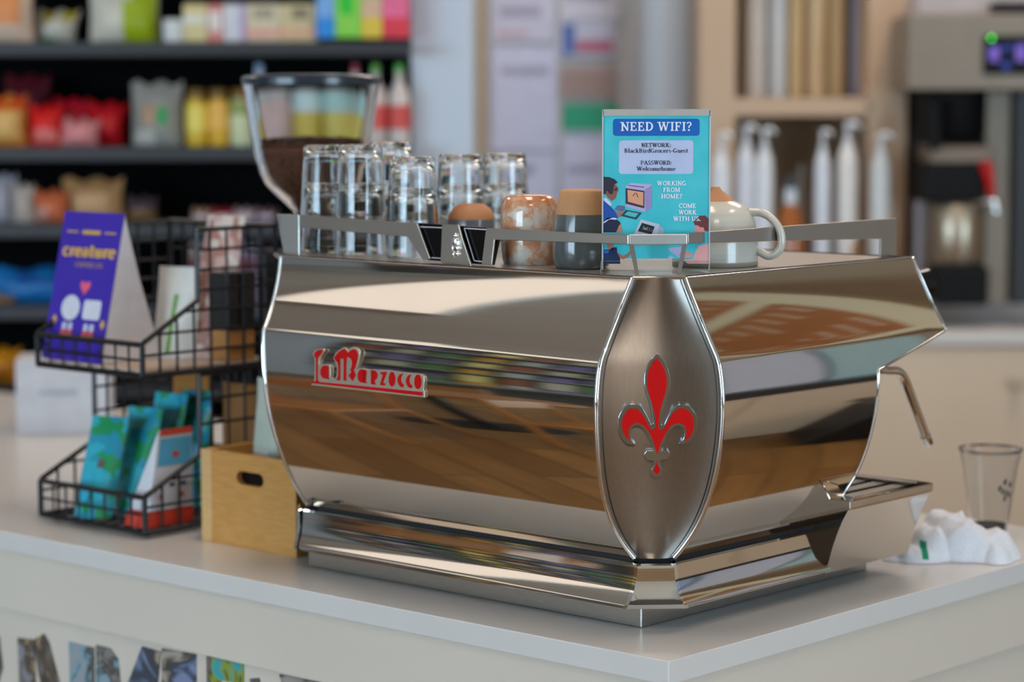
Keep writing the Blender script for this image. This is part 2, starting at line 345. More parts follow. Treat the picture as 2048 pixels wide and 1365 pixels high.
FB = [[.0039,.3744],[-.0038,.366],[-.0096,.3542],[-.0126,.3424],[-.0122,.3305],[-.0089,.3199],[-.0049,.3107],[-.0024,.3],[-.0012,.2879],[-.0019,.2825],[-.0052,.2825],[-.0091,.2919],[-.0156,.3026],[-.0222,.3079],[-.0288,.3089],[-.0368,.3064],[-.0435,.2997],[-.0476,.2916],[-.0485,.2808],[-.0461,.2699],[-.0403,.2618],[-.0338,.2577],[-.0244,.2571],[-.0296,.2619],[-.0318,.2701],[-.0292,.2782],[-.0225,.2813],[-.0173,.2797],[-.0121,.2736],[-.0076,.2655],[-.0038,.2559],[-.0014,.2484],[-.0101,.2483],[-.0142,.2441],[-.0118,.2372],[-.0032,.2356],[-.0013,.2331],[-.0022,.2261],[-.0048,.2204],[-.0033,.2148],[.0026,.212],[.0081,.2149],[.0103,.2206],[.0078,.2262],[.0068,.2346],[.0162,.236],[.0201,.243],[.0166,.2485],[.0073,.2485],[.0102,.2581],[.0157,.2684],[.0212,.2766],[.0266,.2808],[.0312,.2817],[.0365,.2785],[.0384,.2721],[.0362,.2625],[.0314,.257],[.0381,.2567],[.0448,.2598],[.0516,.2694],[.0544,.2817],[.0533,.2938],[.048,.3031],[.0414,.3084],[.0335,.3094],[.0255,.3069],[.0195,.2989],[.0141,.2881],[.0114,.2827],[.0094,.284],[.0102,.2934],[.0123,.3055],[.0156,.3175],[.0196,.3281],[.0209,.34],[.0195,.3518],[.0135,.3649]]
FD = [[.0035,.2352],[.0019,.2289],[-.001,.2233],[-.0005,.2183],[.0028,.216],[.0062,.2191],[.0064,.2233],[.0043,.2282]]
def onmed(o0): return lambda u, v, w: medpt(u, v, o0 + w + .005 * max(0, 1 - (u / (cz(v) * Q2)) ** 2))
emb = mob('lily_emblem', G().prism(soften(FB), onmed(.0), .0042), M('sky_tinted_chrome', 'b8c8dc', .05, 1, var=.01), med, bevel=.0006, smooth=40)  # emblem chrome tinted blue for the reflected sky
mob('enamel', G().prism(soften(FR), onmed(.003), .0024), red, emb, smooth=40); 
mob('enamel', G().prism(soften(FD), onmed(.003), .0024), red, emb, smooth=40)
# name badge on the back panel
PLT = [[.5702,.2939],[.5647,.2992],[.5635,.3315],[.5666,.3351],[.5655,.3399],[.5586,.3443],[.5443,.3462],[.5444,.3425],[.5517,.3328],[.5537,.3228],[.5467,.3238],[.5345,.3245],[.5309,.3197],[.5307,.3066],[.5213,.3033],[.5178,.316],[.5197,.3257],[.5249,.3342],[.5202,.3416],[.5107,.3479],[.5023,.3512],[.4943,.3471],[.4874,.3525],[.4795,.3528],[.4723,.3487],[.4714,.3427],[.4758,.3275],[.4788,.3212],[.4706,.3243],[.4561,.3235],[.4185,.325],[.4056,.3247],[.3852,.3245],[.3549,.3245],[.3486,.3227],[.3459,.3161],[.3475,.3033],[.3456,.3007],[.3457,.2925],[.5702,.292]]
LGO = [[[.5464,.345],[.5559,.3434],[.5621,.3396],[.5642,.3362],[.5628,.3339],[.5601,.3317],[.5603,.3015],[.5626,.2984],[.5668,.2957],[.5524,.2973],[.5568,.3003],[.5566,.3325],[.5506,.3367],[.5457,.3431]],[[.5668,.2957],[.5524,.2981],[.349,.3],[.349,.2948],[.5661,.2951]],[[.5509,.3135],[.5494,.3184],[.5447,.322],[.5372,.3225],[.5339,.3204],[.5344,.3072],[.5321,.3034],[.5375,.3036],[.5422,.3038],[.5469,.3049],[.5503,.3088]],[[.5229,.3349],[.5175,.3404],[.5107,.3455],[.5027,.3487],[.4981,.3469],[.4944,.3439],[.4898,.3474],[.4824,.3498],[.4771,.3477],[.4748,.3429],[.4754,.3359],[.4863,.3333],[.4909,.3371],[.4968,.3379],[.5028,.3375],[.5049,.3347],[.5102,.3343],[.5136,.3294],[.5183,.33]],[[.5176,.3305],[.5154,.3274],[.5144,.3162],[.5159,.3077],[.5193,.3035],[.5106,.3034],[.51,.3334],[.5156,.333]],[[.5038,.3374],[.4966,.3379],[.4983,.3249],[.4986,.3036],[.5042,.3039],[.5034,.3245]],[[.4873,.3341],[.4754,.3368],[.4791,.3263],[.4831,.3204],[.4878,.3164],[.4898,.3199],[.487,.3276]],[[.4831,.3209],[.4792,.3133],[.4856,.3044],[.4937,.3117],[.4885,.3168]],[[.4593,.3139],[.4598,.3106],[.4612,.3076],[.4634,.3053],[.4661,.304],[.4689,.3038],[.4716,.3047],[.4737,.3067],[.4751,.3094],[.4756,.3126],[.475,.3159],[.4736,.3189],[.4714,.3212],[.4687,.3225],[.4659,.3227],[.4632,.3218],[.4611,.3198],[.4597,.3171]],[[.464,.3226],[.4572,.3214],[.4589,.3074],[.4561,.3037],[.4655,.3036]],[[.449,.323],[.4441,.3231],[.4443,.303],[.4492,.303]],[[.4457,.323],[.4392,.3223],[.4357,.3175],[.4377,.3118],[.4417,.3087],[.4397,.3028],[.4453,.3029]],[[.4301,.3216],[.4182,.3229],[.4183,.3206],[.4251,.307],[.4206,.3062],[.4216,.3032],[.4312,.3031],[.4303,.3059],[.4254,.3183],[.4295,.318]],[[.4012,.3137],[.4017,.3101],[.4028,.3069],[.4045,.3045],[.4066,.3031],[.4089,.3029],[.4109,.304],[.4126,.3062],[.4137,.3092],[.4141,.3127],[.4137,.3162],[.4125,.3194],[.4108,.3218],[.4087,.3232],[.4064,.3234],[.4044,.3223],[.4027,.3202],[.4016,.3172]],[[.3858,.3228],[.3929,.3207],[.3967,.3149],[.3962,.3095],[.3924,.3047],[.3866,.3032],[.3845,.3067],[.3891,.31],[.3904,.3145],[.3888,.3192]],[[.3696,.3227],[.3766,.3206],[.3804,.3148],[.3799,.3094],[.3761,.3046],[.3704,.3031],[.3682,.3066],[.3729,.3099],[.3741,.3144],[.3726,.3191]],[[.3508,.3139],[.3512,.3104],[.3525,.3072],[.3543,.3048],[.3566,.3034],[.359,.3032],[.3612,.3043],[.3631,.3064],[.3642,.3094],[.3646,.3128],[.3642,.3164],[.363,.3195],[.3611,.3219],[.3588,.3233],[.3564,.3235],[.3542,.3225],[.3524,.3203],[.3512,.3174]]]
bd = mob('name_badge', G().prism(soften(PLT, 60), lambda u, v, w: (-.0732 - w, u, v), .0036), M('badge_steel', 'cfc4b0', .4, 1, var=.03), back, bevel=.0006)
g = G()
for p in LGO: g.prism(soften(p, 45), lambda u, v, w: (-.0768 - w, u, v), .0006)
mob('badge_lettering', g, red, back, label='raised red enamel lettering')
# base moulding: profile z, out
MP = [(.0925,-.006),(.0925,.005),(.0905,.0078),(.086,.0083),(.078,.0086),(.066,.0098),(.055,.0125),(.046,.0165),(.040,.0195),(.0385,.0205),(.0335,.0207),(.0335,.0)]
def mc(z): return float(np.interp(z, [.0335,.046,.06,.078,.0925], [.056,.046,.039,.035,.033]))
mob('base_moulding', G().grid([[(-p, -p + mc(z), z), (-p, .32, z), (-p, .664, z)] for z, p in MP][::-1]), steel, smooth=35)
mob('base_moulding', G().grid([[(-p + mc(z), -p, z), (.2, -p, z), (.37, -p, z)] for z, p in MP]), steel, smooth=35)
mob('base_moulding', G().grid([[(-p + mc(z), .6985 + p, z), (.37, .6985 + p, z)] for z, p in MP][::-1]), steel, smooth=35)
def crn(z, p, e):
    c = mc(z); return [(-p - e, -p + c, z), (-p + c, -p - e, z)]
def cornerpiece(mp, f):
    rows = []
    for z, p in mp:
        c = mc(z); e = .0022
        A = (-p - e, -p + c + .004, z); B = (-p - e, -p + c - .002, z); D = (-p + c - .002, -p - e, z); E_ = (-p + c + .004, -p - e, z)
        Bm = tuple(B[i] + (D[i] - B[i]) * .12 for i in range(3)); Dm = tuple(D[i] + (B[i] - D[i]) * .12 for i in range(3))
        pts = [A, B, Bm, Dm, D, E_]
        rows.append([f(q) for q in pts])
    return rows
mob('base_corner', G().grid(cornerpiece(MP, lambda q: q)), chrome, smooth=25)
mob('base_corner', G().grid(cornerpiece(MP, lambda q: (q[0], .6985 - q[1], q[2])), flip=True), chrome, smooth=25)
# cup tray on top
top = [(-.029, .0175), (.0175, -.029), (.552, -.029), (.552, MW + .029), (.02, MW + .029), (-.029, .69)]
mob('cup_tray', G().prism(top, lambda u, v, w: (u, v, ZT - .004 + w), .0045), brushed_h)
ti = [(-.020, .022), (.022, -.020), (.545, -.020), (.545, MW + .02), (.02, MW + .02), (-.020, .68)]
mob('cup_tray_seam', G().tube([(x, y, ZT + .0008) for x, y in ti], .0012, 6, closed=True), M('dark_seam', '2a2826', .6))
# rails: flat steel bars round the cup tray
def bplate(pts, b, t, mat, name, par=None, bev=.0007):
    q = [onb(x, y, b) for x, y in pts]
    return mob(name, G().prism(q, lambda u, v, w: (b + w, u, v), t), mat, par, bevel=bev)
RB = .004
rail = bplate([(598,430),(600,430),(834,447),(860,518),(845,520),(815,474),(598,455)], RB, .003, brushed_h, 'rail')
bplate([(972,457),(1256,470),(1256,489),(989,480),(983,531),(963,529)], RB, .003, brushed_h, 'rail')
g = bplate([(834,446),(1000,458),(984,531),(856,521)], RB + .006, .006, blackgloss, 'badge_plate')
wm = M('white_line_print', 'c4c8d4', .5)
lines = [[(839,454),(884,456)],[(863,516),(882,517)],[(928,457),(975,460)],[(928,457),(948,522)],[(948,522),(966,524)]]
for l in lines:
    q = [onb(x, y, RB + .005) for x, y in l]
    mob('printed_line', G().tube([(RB + .0055, u, v) for u, v in q], .0008, 6), wm, g)
bb = bplate([(884,449),(917,450),(924,476),(943,533),(882,526),(881,520)], RB - .004, .003, brushed_h, 'badge_bracket')
e0 = onb(910, 489, RB - .006)
g = G()
for du, dv, ru, rv in [(0,.012,.0035,.004),(.001,.004,.006,.008),(-.002,-.005,.007,.006),(.004,-.006,.003,.008),(-.0055,.001,.0025,.009),(-.003,-.013,.005,.004),(.003,-.014,.003,.005)]:
    g.blob((RB - .005, e0[0] + du, e0[1] + dv), (.003, ru, rv), 8, 10)
mob('lion_emblem', g, chrome, bb, smooth=80)
# far corner bracket and near corner bracket with its two slanting feet
bplate([(553,428),(598,430),(598,512),(568,512)], RB, .003, M('bright_bracket_steel', 'd4d2ce', .35, 1, var=.04), 'rail_bracket')
mob('rail_bracket', G().hexa([(.004,.7205,.509),(.03,.7205,.509),(.03,.7235,.509),(.004,.7235,.509)], [(.004,.7205,.529),(.03,.7205,.529),(.03,.7235,.529),(.004,.7235,.529)]), brushed)
P1, P2 = Vector((.008, .0575, 0)), Vector((.0655, .002, 0))
def cpl(f0, f1, z0, z1, t=.003):
    n = Vector((-Q2, -Q2, 0)) * t; a = P1.lerp(P2, f0); b = P1.lerp(P2, f1); zz = lambda p, z: Vector((p.x, p.y, z))
    return [zz(a, z0), zz(b, z0), zz(b, z0) + n, zz(a, z0) + n], [zz(a, z1), zz(b, z1), zz(b, z1) + n, zz(a, z1) + n]
lo, hi = cpl(.02, .98, .5095, .5235)
mob('corner_bracket', G().hexa(lo, hi), M('bright_bracket_steel'), bevel=.0012)
for (a, b), (c, d) in (((.02, .10), (.13, .19)), ((.90, .98), (.81, .87))):
    _, hi = cpl(a, b, .51, .5105); lo, _ = cpl(c, d, ZT, ZT)
    mob('corner_bracket_foot', G().hexa(lo, hi), brushed)
q = [(.0665,.5241),(.563,.5255),(.564,.4696),(.5215,.4696),(.5215,.4968),(.0667,.511)]
mob('rail', G().prism(q, lambda u, v, w: (u, .003 + w, v), .003), brushed_h, bevel=.0007)
mob('rail', G().prism(q, lambda u, v, w: (u, MW - .003 - w, v), .003), brushed_h)
# barista side: sloped hood, back wall of the working area, tray
hood = [(.553, ZT), (.566, .445), (.5755, .42), (.589, ZK), (.406, .321), (.404, .30)]
mob('hood', G().grid([[(b + .001, -pz(min(z, .46)) + .004, z), (b + .001, MW + pz(min(z, .46)) - .004, z)] for b, z in hood], flip=True), steel, smooth=30)
mob('splash_panel', G().box((.398, -.02, .13), (.404, MW + .02, .325)), brushed)
for a in (.2, .52):
    gh = mob('group_head', G().lathe([(.03,0),(.034,.004),(.034,.03),(.028,.035),(.028,.09)], 24, (.475, a, .25)), chrome, smooth=40)
    mob('portafilter', G().tube([(.475, a, .245), (.52, a, .243), (.60, a, .235), (.64, a, .23)], [.012,.010,.013,.012], 12), black, gh, smooth=40)
# drip tray flared at its ends
TP = [(.030,-.016),(.037,-.019),(.05,-.0225),(.07,-.0285),(.09,-.036),(.108,-.044),(.124,-.053),(.1275,-.0545)]
tray = G()
tray.grid([[(.362, x, z), (.43, x, z), (.50, x, z), (.576, x, z)] for z, x in TP], flip=True)
tray.grid([[(.576, x, z), (.576, MW/2, z), (.576, MW - x, z)] for z, x in TP], flip=True)
tray.grid([[(.362, MW - x, z), (.576, MW - x, z)] for z, x in TP])
tray.add([(.362, x, z) for z, x in TP] + [(.362, .02, .131), (.362, .02, .03)], [tuple(range(len(TP) + 2))])
tm = mob('drip_tray', tray, steel, smooth=30)
rim = [(.362,-.0575),(.577,-.0575),(.577,MW+.0575),(.362,MW+.0575)]; inn = [(.395,-.04),(.565,-.04),(.565,MW+.04),(.395,MW+.04)]
g = G()
for i in range(4):
    j = (i + 1) % 4
    g.hexa([rim[i]+(.1265,), rim[j]+(.1265,), inn[j]+(.1265,), inn[i]+(.1265,)], [rim[i]+(.139,), rim[j]+(.139,), inn[j]+(.139,), inn[i]+(.139,)])
mob('tray_rim', g, steel, tm, bevel=.0015)
mob('tray_floor', G().box((.395,-.04,.120),(.565,MW+.04,.124)), black, tm)
for i in range(24):
    a = -.03 + i * .034
    mob('grid_bar', G().box((.395, a, .131), (.565, a + .022, .1355)), brushed, tm)
mob('tray_strip', G().box((.55,-.035,.136),(.568,MW+.035,.1395)), brushed, tm)
# steam wand and knob
wnd = mob('steam_wand', G().tube(spline([(.50,.02,.325),(.515,.01,.308),(.535,.004,.303),(.560,.001,.3005),(.575,0,.2955),(.588,0,.283),(.600,0,.265),(.648,0,.1905)], 5), .0074, 14), steel, smooth=50)
mob('wand_tip', G().tube([(.644,0,.1965),(.652,0,.184),(.6545,0,.180)], [.0086,.0086,.0055], 12), chrome, wnd, smooth=50)
kn = mob('steam_knob', G().tube([(.565,.05,.425),(.675,.045,.421),(.680,.045,.421),(.705,.045,.42),(.715,.045,.42)], [.010,.010,.019,.023,.016], 20), blackgloss, smooth=40)

# ------------------------------------------------------------------ things on the cup tray
ZS = CT + ZT + .0006
def zat(px, py, Y): return at(px, py, Y).z - ZS
# tumblers, upside down and nested in pairs
def glass_mesh(r0, r1, h, t=.0022, tb=.009):
    g = G(); f = 9
    pr = [(r0, 0), (r0 + .0004, .002)] + [(r0 + (r1 - r0) * k / f, .002 + (h - .006) * k / f) for k in range(1, f + 1)] + [(r1 - .0015, h - .001), (r1 - .004, h), (.0005, h)]
    inn = [(.0005, h - tb), (r1 - t - .006, h - tb), (r1 - t - .001, h - tb - .006)] + [(r0 - t + (r1 - r0) * k / f, (h - tb - .008) * k / f) for k in range(f - 1, -1, -1)]
    g.lathe(pr + inn, 36, caps=(False, False))
    n = 36; m = len(pr) + len(inn); base = 0
    g.add([], []); 
    for k in range(n): g.f.append(((m-1)*n + k, (m-1)*n + (k+1) % n, (k+1) % n, k)); g.mi.append(0)
    return g
def flutes(g, n=36, amp=.010):
    # facetted lower walls, as on the photographed tumblers
    out = []
    for i, (x, y, z) in enumerate(g.v):
        r = math.hypot(x, y); a = math.atan2(y, x)
        k = 1 + amp * math.cos(12 * a) * max(0, min(1, (z - .03) / .03)) if r > .02 else 1
        out.append((x * k, y * k, z))
    g.v = out; return g
glA = flutes(glass_mesh(.0385, .0325, .105)); glB = flutes(glass_mesh(.0385, .0330, .100))
gi = 0; protos = {}
def stack(px, py, kind, names, off):
    global gi
    base = None
    d = ray(px, py); t = (ZS - CAMZ) / d.z; p = Vector((0, 0, CAMZ)) + d * t
    for k, nm in enumerate(names):
        if kind not in protos:
            o = ob('glass_tumbler', glA if kind == 'A' else glB, glassm, smooth=50); protos[kind] = o
        else:
            o = protos[kind].copy(); COL.objects.link(o)
        o.location = (p.x, p.y, ZS + k * off); o.rotation_euler = (0, 0, .3 * gi); gi += 1
        tag(o, nm, 'glass', 'clear tumblers stacked upside down on the machine')
def two(where): return ['lower clear tumbler of the glass stack ' + where, 'upper clear tumbler of the glass stack ' + where]
stack(652, 504, 'A', two('at the far left end'), .056)
stack(722, 507, 'A', two('second from the left'), .057)
stack(783, 500, 'A', two('third from the left'), .060)
stack(826, 512, 'B', two('just left of the black badge plate'), .046)
stack(922, 499, 'B', two('behind the small brown cup'), .046)
stack(1010, 494, 'B', two('rightmost, behind the marbled cup'), .046)

def cup(name, label, cat, px, py, segs, loc=None):
    """segs: list of (part name, material, [(r_px, y_px)...]) about the axis pixel px; py = pixel of the resting point of the axis"""
    d = ray(px, py); t = (ZS - CAMZ) / d.z; p = Vector((0, 0, CAMZ)) + d * t
    k = p.y / FPX; r = thing(name, label, cat, (p.x, p.y, ZS)); y0 = segs[0][2][0][1]
    for nm, mat, pr in segs:
        prof = [(rp * k, max(0, (y0 - yp) * k)) for rp, yp in pr]
        ob(nm, G().lathe(prof, 48, caps=(False, False)), mat, r, smooth=50)
    return r, p, k
terra = M('bare_terracotta', 'b47a50', .6, var=.06, scale=40)
slate = M('slate_grey_glaze', '5a5c5a', .15, var=.05, coat=.5)
cup('ceramic_cup', 'small upturned cup with round terracotta base behind the badge plate', 'cup', 943, 508, [
    ('glazed_wall', M('grey_blue_glaze', '6f6f74', .2, coat=.4), [(38,508),(43,490),(46,470),(47,452),(47,438)]),
    ('foot', terra, [(47,438),(46.5,434),(44,427),(37,416),(28,410),(26,408),(0,408)])])
def marble():
    m = bpy.data.materials.new('orange_marbled_glaze'); m.use_nodes = True; nt = m.node_tree; b = nt.nodes['Principled BSDF']; L = nt.links.new
    tc = nt.nodes.new('ShaderNodeTexCoord'); nz = nt.nodes.new('ShaderNodeTexNoise'); nz.inputs['Scale'].default_value = 48; nz.inputs['Detail'].default_value = 5; nz.inputs['Distortion'].default_value = .5; nz.inputs['Roughness'].default_value = .65
    sp = nt.nodes.new('ShaderNodeSeparateXYZ'); mr = nt.nodes.new('ShaderNodeMapRange'); mr.inputs['From Min'].default_value = .07; mr.inputs['From Max'].default_value = .1; mr.inputs['To Max'].default_value = .22
    ad = nt.nodes.new('ShaderNodeMath'); rp = nt.nodes.new('ShaderNodeValToRGB'); e = rp.color_ramp.elements
    e[0].position = .42; e[0].color = srgb('d6cabc'); e[1].position = .80; e[1].color = srgb('b4683c'); k = e.new(.54); k.color = srgb('cf9a78')
    L(tc.outputs['Object'], nz.inputs['Vector']); L(tc.outputs['Object'], sp.inputs[0]); L(sp.outputs['Z'], mr.inputs['Value']); L(nz.outputs['Fac'], ad.inputs[0]); L(mr.outputs[0], ad.inputs[1])
    L(ad.outputs[0], rp.inputs[0]); L(rp.outputs[0], b.inputs['Base Color']); b.inputs['Roughness'].default_value = .12; b.inputs['Coat Weight'].default_value = .5; return m
cup('ceramic_cup', 'orange and white marbled glossy cup standing upside down', 'cup', 1060, 528, [
    ('cup_wall', marble(), [(52,528),(55,520),(57,500),(58,470),(58,430),(57,412),(53,400),(46,392),(38,389),(0,388)])])
cup('ceramic_cup', 'upturned cup with tan bare top and glossy slate grey wall', 'cup', 1163, 536, [
    ('glazed_wall', slate, [(50,536),(55,531),(58,515),(58,490),(55,450),(52,428)]),
    ('bare_base', M('tan_bare_clay', 'bd8a5e', .6), [(52,428),(48,405),(43,384),(41,380),(38,379),(0,378)])])
mug, mp_, mk = cup('ceramic_mug', 'white ribbed mug with brown base upside down behind the sign', 'mug', 1430, 531, [
    ('unglazed_rim', M('sand_glaze', 'a59a88', .4), [(84,531),(86,529),(86,521)]),
    ('white_wall', M('white_ribbed_glaze', 'ccc5b8', .2, coat=.4, scale=8, stretch=(1, 1, 30), var=.05), [(86,521),(86,490),(84,471),(79,442),(72,424),(60,411),(40,402)]),
    ('brown_foot', terra, [(40,402),(25,390),(12,380),(8,374),(0,374)])])
h = [(72,424),(92,424),(112,432),(128,448),(137,468),(137,490),(128,504),(112,510),(96,504),(84,496)]
ob('handle', G().tube(spline([(x * mk * .93, -x * mk * .30, (531 - y) * mk) for x, y in h], 5), .0057, 14), M('white_ribbed_glaze'), mug, smooth=60)

# ------------------------------------------------------------------ slab serif lettering as flat geometry
Wd = .17
GL = {
'N':(.95,'L.2,0,.2,1;L.74,0,.74,1,.12;L.17,.97,.76,.03;S.2,0;S.14,1;S.74,1'),
'E':(.8,'L.22,0,.22,1;L.06,.95,.66,.95,.1;L.06,.05,.7,.05,.1;L.22,.52,.5,.52,.1;L.64,1,.64,.74,.09;L.68,0,.68,.28,.09;L.5,.38,.5,.66,.07'),
'F':(.76,'L.22,0,.22,1;L.06,.95,.66,.95,.1;L.22,.5,.5,.5,.1;L.64,1,.64,.74,.09;L.5,.36,.5,.64,.07;S.22,0'),
'D':(.92,'L.22,0,.22,1;A.4,.5,.36,.45,-90,90;L.06,.95,.42,.95,.1;L.06,.05,.42,.05,.1'),
'W':(1.3,'L.16,1,.4,.02;L.4,.02,.64,.96,.1;L.62,1,.86,.02;L.86,.02,1.1,1,.1;S.14,1;S.62,1;S1.12,1'),
'I':(.46,'L.23,0,.23,1;S.23,0;S.23,1'),
'?':(.62,'A.3,.76,.2,.2,-80,170,.15;L.3,.58,.3,.32,.13;L.2,.08,.38,.08,.17'),
'T':(.82,'L.41,0,.41,1;L.06,.95,.76,.95,.1;L.1,1,.1,.72,.08;L.72,1,.72,.72,.08;S.41,0'),
'O':(.94,'A.47,.5,.37,.45,0,360'),
'R':(.95,'L.22,0,.22,1;A.44,.74,.24,.21,-90,90,.14;L.06,.95,.46,.95,.1;L.22,.53,.46,.53,.1;L.46,.5,.74,.02;S.22,0;S.8,0,.24'),
'K':(.96,'L.22,0,.22,1;L.26,.42,.72,1,.11;L.42,.58,.78,0;S.22,0;S.22,1;S.74,1;S.8,0'),
'B':(.88,'L.22,0,.22,1;A.42,.74,.22,.21,-90,90,.14;A.42,.27,.27,.22,-90,90,.14;L.06,.95,.44,.95,.1;L.22,.52,.44,.52,.09;L.06,.05,.44,.05,.1'),
'G':(.95,'A.46,.5,.37,.45,48,312;L.74,.05,.74,.44,.15;S.7,.44'),
'P':(.86,'L.22,0,.22,1;A.44,.71,.26,.24,-90,90,.14;L.06,.95,.46,.95,.1;L.22,.47,.46,.47,.1;S.22,0'),
'A':(.98,'L.14,0,.48,1,.1;L.46,1,.82,0;L.25,.34,.7,.34,.09;S.14,0;S.84,0'),
'S':(.74,'A.37,.73,.22,.22,50,260,.15;A.37,.27,.24,.22,-130,80,.16;L.59,1,.59,.76,.07;L.13,0,.13,.26,.07'),
'C':(.88,'A.47,.5,.37,.45,46,314;L.74,1,.74,.7,.08'),
'M':(1.2,'L.2,0,.2,1,.12;L.98,0,.98,1;L.18,1,.6,.08;L.6,.08,.98,1,.12;S.2,0;S.98,0;S.14,1;S1.02,1'),
'H':(1.0,'L.22,0,.22,1;L.78,0,.78,1;L.22,.52,.78,.52,.1;S.22,0;S.22,1;S.78,0;S.78,1'),
'U':(.94,'L.2,.3,.2,1;L.74,.3,.74,1,.11;A.47,.32,.27,.27,180,360,.15;S.2,1;S.74,1'),
':':(.34,'L.08,.1,.26,.1,.18;L.08,.56,.26,.56,.18'),'.':(.34,'L.08,.1,.26,.1,.19'),'-':(.5,'L.08,.36,.42,.36,.11'),' ':(.4,''),
'l':(.42,'L.21,0,.21,1.04;S.21,0,.32;S.14,1.0,.18'),
'a':(.68,'A.29,.2,.19,.17,0,360,.13;L.5,0,.5,.5,.15;A.31,.47,.2,.18,0,150,.12;S.56,0,.16'),
'c':(.6,'A.33,.34,.25,.31,46,314,.15'),
'k':(.74,'L.2,0,.2,1.04;L.22,.3,.52,.66,.11;L.32,.4,.58,0,.15;S.2,0,.3;S.13,1.0,.18;S.54,.64,.24;S.62,0,.2'),
'i':(.42,'L.21,0,.21,.66;S.21,0,.32;S.14,.64,.18;L.12,.9,.3,.9,.17'),
'r':(.58,'L.22,0,.22,.66;A.44,.4,.2,.22,50,160,.14;S.22,0,.36;S.14,.64,.18'),
'd':(.76,'A.31,.33,.22,.3,0,360,.14;L.55,0,.55,1.04;S.48,1.0,.18;S.62,0,.18'),
'o':(.68,'A.34,.33,.26,.3,0,360,.15'),
'e':(.64,'A.33,.33,.25,.3,8,318,.14;L.12,.36,.56,.36,.09'),
's':(.54,'A.27,.5,.16,.15,40,270,.12;A.27,.17,.18,.15,-140,90,.13'),
'u':(.78,'L.2,.66,.2,.2;A.38,.2,.19,.17,180,360,.13;L.58,0,.58,.66;S.13,.64,.18;S.51,.64,.18;S.64,0,.16'),
't':(.48,'L.22,.14,.22,.9;L.05,.62,.42,.62,.09;A.34,.16,.13,.13,180,330,.12'),
'm':(1.12,'L.2,0,.2,.66;L.55,0,.55,.46;L.9,0,.9,.46;A.38,.46,.18,.17,0,180,.12;A.73,.46,.18,.17,0,180,.12;S.2,0,.3;S.55,0,.3;S.92,0,.3;S.13,.64,.18'),
'h':(.8,'L.2,0,.2,1.04;A.4,.46,.2,.18,0,180,.13;L.6,0,.6,.46;S.2,0,.32;S.6,0,.32;S.13,1.0,.18'),
}
def glyph(ch, wt=1.0):
    adv, sp = GL[ch]; out = []
    for op in [q for q in sp.split(';') if q]:
        a = [float(x) for x in op[1:].split(',')]
        if op[0] == 'L':
            x0, y0, x1, y1 = a[:4]; w = (a[4] if len(a) > 4 else Wd) / 2 * wt; dx, dy = x1 - x0, y1 - y0; l = math.hypot(dx, dy); nx, ny = -dy / l * w, dx / l * w
            out.append([(x0-nx,y0-ny),(x1-nx,y1-ny),(x1+nx,y1+ny),(x0+nx,y0+ny)])
        elif op[0] == 'S':
            x, y = a[:2]; w = (a[2] if len(a) > 2 else .36) / 2; y0, y1 = (y, y + .09) if y < .3 else (y - .09, y)
            out.append([(x-w,y0),(x+w,y0),(x+w,y1),(x-w,y1)])
        else:
            cx, cy, rx, ry, t0, t1 = a[:6]; w = (a[6] if len(a) > 6 else Wd) / 2 * wt; n = max(6, int(abs(t1 - t0) / 18))
            for i in range(n):
                p, q = R(t0 + (t1-t0)*i/n), R(t0 + (t1-t0)*(i+1)/n)
                out.append([(cx+(rx-w)*math.cos(p),cy+(ry-w*.7)*math.sin(p)),(cx+(rx+w)*math.cos(p),cy+(ry+w*.7)*math.sin(p)),(cx+(rx+w)*math.cos(q),cy+(ry+w*.7)*math.sin(q)),(cx+(rx-w)*math.cos(q),cy+(ry-w*.7)*math.sin(q))])
    return adv, out
def write(g, s, cx, y, h, width, fn, mi=0, wt=1.0, nrm=(0, -1, 0)):
    """text centred on cx, baseline y, cap height h, set to the given total width"""
    adv = sum(GL[c][0] for c in s); k = width / adv; x = cx - width / 2
    for c in s:
        a, polys = glyph(c, wt)
        for i, p in enumerate(polys):      # hair-thin steps so that overlapping strokes do not coincide
            e = 4e-6 * (i + 1); g.face([(x + u * k, y + v * h) for u, v in p], lambda u, v: tuple(q + n_ * e for q, n_ in zip(fn(u, v), nrm)), mi)
        x += a * k
    return g

# ------------------------------------------------------------------ the sign
SK = .1410 / 213
sg = thing('wifi_sign', 'turquoise paper wifi sign in a clear acrylic stand on the machine corner', 'sign', (.1903, 3.190, ZS))
def spx(px, py): return ((px - 1311.5) * SK, (545.5 - py) * SK * .995)
acr = M('clear_acrylic', 'f4f8f8', .02, trans=1, ior=1.3, var=0)
W2 = .0705
ob('acrylic_panel', G().box((-W2, .002, .004), (W2, .004, .2150)), acr, sg)
ob('acrylic_edge', G().box((-W2, -.0016, .2142), (W2, .0042, .2157)).box((-W2, -.0016, .2070), (W2, .0006, .2142)), M('frosted_acrylic_edge', 'b0a8a2', .25), sg)
ob('acrylic_foot', G().box((-W2 - .003, -.016, 0), (W2 - .001, .022, .003)), acr, sg, bevel=.0006)
ob('acrylic_lip', G().box((-W2 - .003, -.017, 0), (W2 - .001, -.014, .017)), acr, sg, bevel=.0006)
for s_ in (-1, 1): ob('side_strip', G().box((s_ * W2 - .001, -.0016, .004), (s_ * W2 + .0008, .0042, .2142)), M('pale_acrylic_edge', 'b8bcc4', .2), sg)
teal = M('turquoise_print', '34b2bc', .45, color2='4cc0c8', scale=22)
pap = ob('paper', G().box((-W2 + .001, 0, .019), (W2 - .001, .0015, .2070)), teal, sg)
